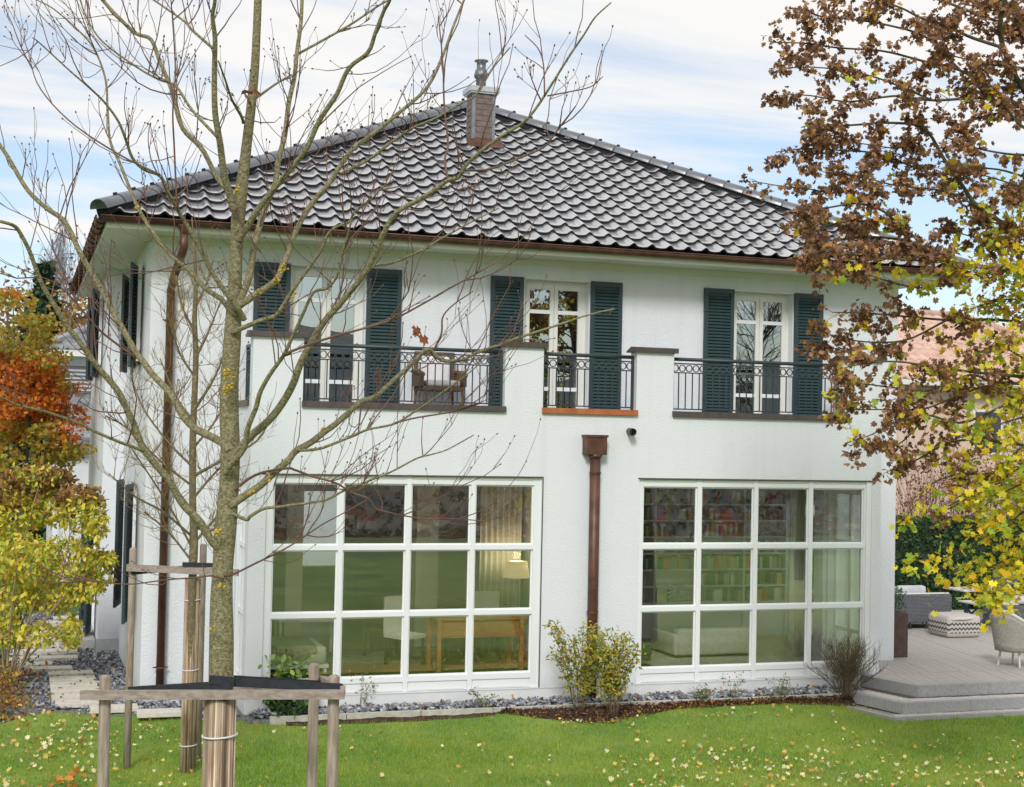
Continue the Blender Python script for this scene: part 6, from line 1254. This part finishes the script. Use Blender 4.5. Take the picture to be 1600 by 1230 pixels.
q.add([(A2[0]-.5,NY-3.7,lz-.05),(A2[0]+8,NY-3.7,lz-.05),(A2[0]+8,NY-.02,hz2),(A2[0]-.1,NY-.02,hz2),(A2[0]-.5,NY-3.7,lz-.15),(A2[0]+8,NY-3.7,lz-.15),(A2[0]+8,NY-.02,hz2-.1),(A2[0]-.1,NY-.02,hz2-.1)],[(0,1,2,3),(7,6,5,4),(0,4,5,1),(1,5,6,2),(2,6,7,3),(3,7,4,0)]); rf = part(q,'roof',GT,an); fm = MB()
for r in range(nrow_):
    f0, f1 = r/nrow_, (r+1)/nrow_; n_ = 70; V = []
    for i in range(n_+1):
        x = A2[0]-.5+.4*f0+8.2*i/n_; h_ = .05+.045*math.cos(2*PI*x/.36)
        for f_,hh in ((f0,h_+.035),(f1,h_)): V.append((x,NY-3.72+3.68*f_,lz-.05+(hz2-lz+.05)*f_+hh))
        V.append((x,NY-3.72+3.68*f0,lz-.05+(hz2-lz+.05)*f0+h_-.04))
    fm.add(V,[(i*3,(i+1)*3,(i+1)*3+1,i*3+1) for i in range(n_)]+[(i*3+2,(i+1)*3+2,(i+1)*3,i*3) for i in range(n_)])
stuff(part(fm,'tile_courses',GT,rf))
RY_ = 20.; A = atY(1425,700,RY_); ez = atY(1520,598,RY_)[2]; rzz = atY(1545,516,RY_+4)[2]
wx = atY(1520,660,RY_)[0]; wz_a = atY(1520,710,RY_)[2]; wz_b = atY(1520,640,RY_)[2]
neighbour('neighbour_villa','peach rendered house with salmon tiled roof behind the autumn maple',A[0]-6,A[0]+9,RY_,RY_+8.5,ez,ez+2.5,PEACH,SALM,.6,((wx,wx+1.1,wz_a,wz_b,False),))
# trees behind the garden
def bg_tree(name, label, base, h, cr, rz, n_, lm, size, shape, faces, trunk_r=.15, low=.35, conic=False):
    t = thing(name, label, 'tree', tuple(base)); b0 = np.array(base); q = MB(); q.tube([b0,b0+np.array([.1,0,h*.5]),b0+np.array([0,.1,h*.95])],[trunk_r,trunk_r*.6,.02],8)
    for _ in range(14):
        z = h*rr.uniform(low,.85); a = rr.uniform(0,2*PI); l = cr*rr.uniform(.5,.95)*(1-(z/h)*.6 if conic else 1); q.tube([b0+np.array([0,0,z]),b0+np.array([math.cos(a)*l*.5,math.sin(a)*l*.5,z+.3]),b0+np.array([math.cos(a)*l,math.sin(a)*l,z+(-.4 if conic else .8)])],[trunk_r*.3,trunk_r*.2,.01],5)
    part(q,'trunk',DBARK,t,True)
    if conic:
        z = rng.uniform(.08,1,n_)**1.2*h; a = rng.uniform(0,2*PI,n_); r = cr*(1-z/h)*(.55+.45*np.abs(np.sin(z*6.5+a*2)))*rng.uniform(.5,1,n_)**.5+.1; P_ = np.stack([b0[0]+r*np.cos(a),b0[1]+r*np.sin(a),b0[2]+z],1)
    else:
        k = 26; cen = [b0+np.array([rr.uniform(-1,1)*cr*.7,rr.uniform(-1,1)*cr*.7,h*rr.uniform(low,.95)]) for _ in range(k)]; P_ = np.concatenate([c+rng.normal(size=(n_//k,3))*np.array([cr*.24,cr*.24,rz*.2]) for c in cen])
    stuff(link('crown',npmesh('crown',leaves(P_,size,shape),faces,lm),t)); return t
DCON = leafmat('dark_conifer',[(.02,.045,.025),(.03,.065,.035),(.045,.085,.045)],.1); BRT = leafmat('brown_far_leaves',[(.22,.11,.06),(.28,.15,.07),(.17,.09,.06),(.33,.19,.08)],.25); OCH = leafmat('ochre_far_leaves',[(.42,.25,.06),(.50,.33,.08),(.33,.20,.06)],.3)
def gb(px_, Y_): p_ = atY(px_,700,Y_); return np.array([p_[0],p_[1],terrain(p_[0],p_[1])])
bg_tree('conifer_tree','dark green conifer above the grey neighbour roof',gb(62,34),9.6,2.2,3,3800,DCON,.28,LEAF,LEAF_F,.2,.1,True)
bg_tree('russet_tree','russet brown tree behind the grey neighbour roof',gb(110,38),9.8,3.0,3,3200,BRT,.20,CURL,CURL_F)
bg_tree('russet_tree','larger brown tree at the far left edge behind the orange maple',gb(5,36),8.8,3.2,3,3200,BRT,.20,CURL,CURL_F)
bg_tree('ochre_tree','ochre tree just left of the villa wall in the distance',gb(150,33),8.0,2.4,3,2400,OCH,.18,LEAF,LEAF_F)
bg_tree('conifer_tree','dark conifer right of the villa behind the maple branches',gb(1440,30),9.3,2.4,3,4200,DCON,.26,LEAF,LEAF_F,.2,.1,True)
bg_tree('russet_tree','brown tree behind the peach house',gb(1590,40),10.5,3.2,3,3200,BRT,.22,CURL,CURL_F)
# weeping birch, bare and pale, far behind
bb = gb(70,44); bt = thing('weeping_birch','pale bare weeping birch rising far behind on the left','tree',tuple(bb)); q = MB(); htop = atY(70,352,44)[2]; q.tube([bb,bb+np.array([.1,0,6]),np.array([bb[0]+.2,bb[1],htop])],[.2,.12,.02],8); part(q,'trunk',mat('birch_bark',(.42,.42,.44),(.60,.60,.62),6,.8),bt,True); TB = Tubes()
for _ in range(80):
    z = rr.uniform(5.0,htop); a = rr.uniform(0,2*PI); l = rr.uniform(.5,1.9)*(1.25-(z-5)/(htop-5)*.8); s_ = np.array([bb[0]+.12,bb[1],z]); e = s_+np.array([math.cos(a)*l,math.sin(a)*l,.5]); TB.add([s_,(s_+e)/2+np.array([0,0,.25]),e],[.03,.02,.012],4)
    for _k in range(9):
        f_ = rr.uniform(.3,1); p_ = s_+(e-s_)*f_+np.array([0,0,.15]); dl = rr.uniform(.7,2.2); TB.add([p_,p_+np.array([rr.gauss(0,.12),rr.gauss(0,.12),-dl*.4]),p_+np.array([rr.gauss(0,.2),rr.gauss(0,.2),-dl])],[.009,.008,.006],3)
stuff(part(TB.mb,'twigs',mat('birch_twig',(.30,.32,.36),(.40,.42,.46),4,.9),bt,True))
gt2 = thing('garden_tree','leafless garden tree mirrored in the right upper French door','tree',(17.6,-17.0,LZ)); q = MB(); q.tube([(17.6,-17,LZ),(17.7,-17,3.5),(17.5,-16.9,7)],[.16,.12,.04],8); part(q,'trunk',DBARK,gt2,True); TB = Tubes()
for _ in range(46): twig_tree(TB,np.array([17.62,-16.95,rr.uniform(3,7)]),np.array([rr.gauss(0,1),rr.gauss(0,1),rr.uniform(.2,1)]),rr.uniform(1.5,3),.02,2,0,rr,.8,.15,None,6,(3,5),.15)
stuff(part(TB.mb,'twigs',DBARK,gt2,True))
# ---- the valley behind the camera, seen only mirrored in the panes: town houses and trees
ROOFR = mat('valley_red_roof',(.22,.075,.05),(.30,.11,.07),.5,.8); VW = mat('valley_house_wall',(.60,.57,.52),(.68,.66,.60),.4,.9)
for i in range(70):
    y = -rr.uniform(820,1500); x = rr.uniform(.10,.72)*(-y); z = terrain(x,y); w = rr.uniform(9,16); d = rr.uniform(8,11); h_ = rr.uniform(5,8)
    t = thing('valley_house','pale house with red roof in the valley town mirrored in the panes','house',(x,y,z),'town houses in the valley'); q = MB(); q.box(x-w/2,x+w/2,y-d/2,y+d/2,z-1,z+h_); part(q,'wall',VW,t)
    q = MB(); q.add([(x-w/2-.5,y-d/2-.5,z+h_),(x+w/2+.5,y-d/2-.5,z+h_),(x+w/2+.5,y+d/2+.5,z+h_),(x-w/2-.5,y+d/2+.5,z+h_),(x-w/2-.5,y,z+h_+4.2),(x+w/2+.5,y,z+h_+4.2)],[(0,1,5,4),(2,3,4,5),(0,4,3),(1,2,5),(3,2,1,0)]); part(q,'roof',ROOFR,t)
n_ = 2200; Y_ = -rng.uniform(700,1700,n_); X_ = rng.uniform(.05,.8,n_)*(-Y_); V = []
P_ = []
for x,y in zip(X_,Y_):
    z = terrain(x,y); s_ = rr.uniform(2.5,5)
    u = rng.normal(size=(16,3)); u /= np.linalg.norm(u,axis=1)[:,None]; P_.append(np.array([x,y,z+s_])+u*np.array([s_*.7,s_*.7,s_]))
stuff(tag(link('valley_wood',npmesh('valley_wood',leaves(np.concatenate(P_),3.8,CURL),CURL_F,leafmat('valley_tree_leaves',[(.17,.10,.07),(.24,.14,.08),(.12,.10,.07),(.10,.13,.06),(.28,.18,.10)],.2))),'brown autumn trees among the valley houses','trees'))
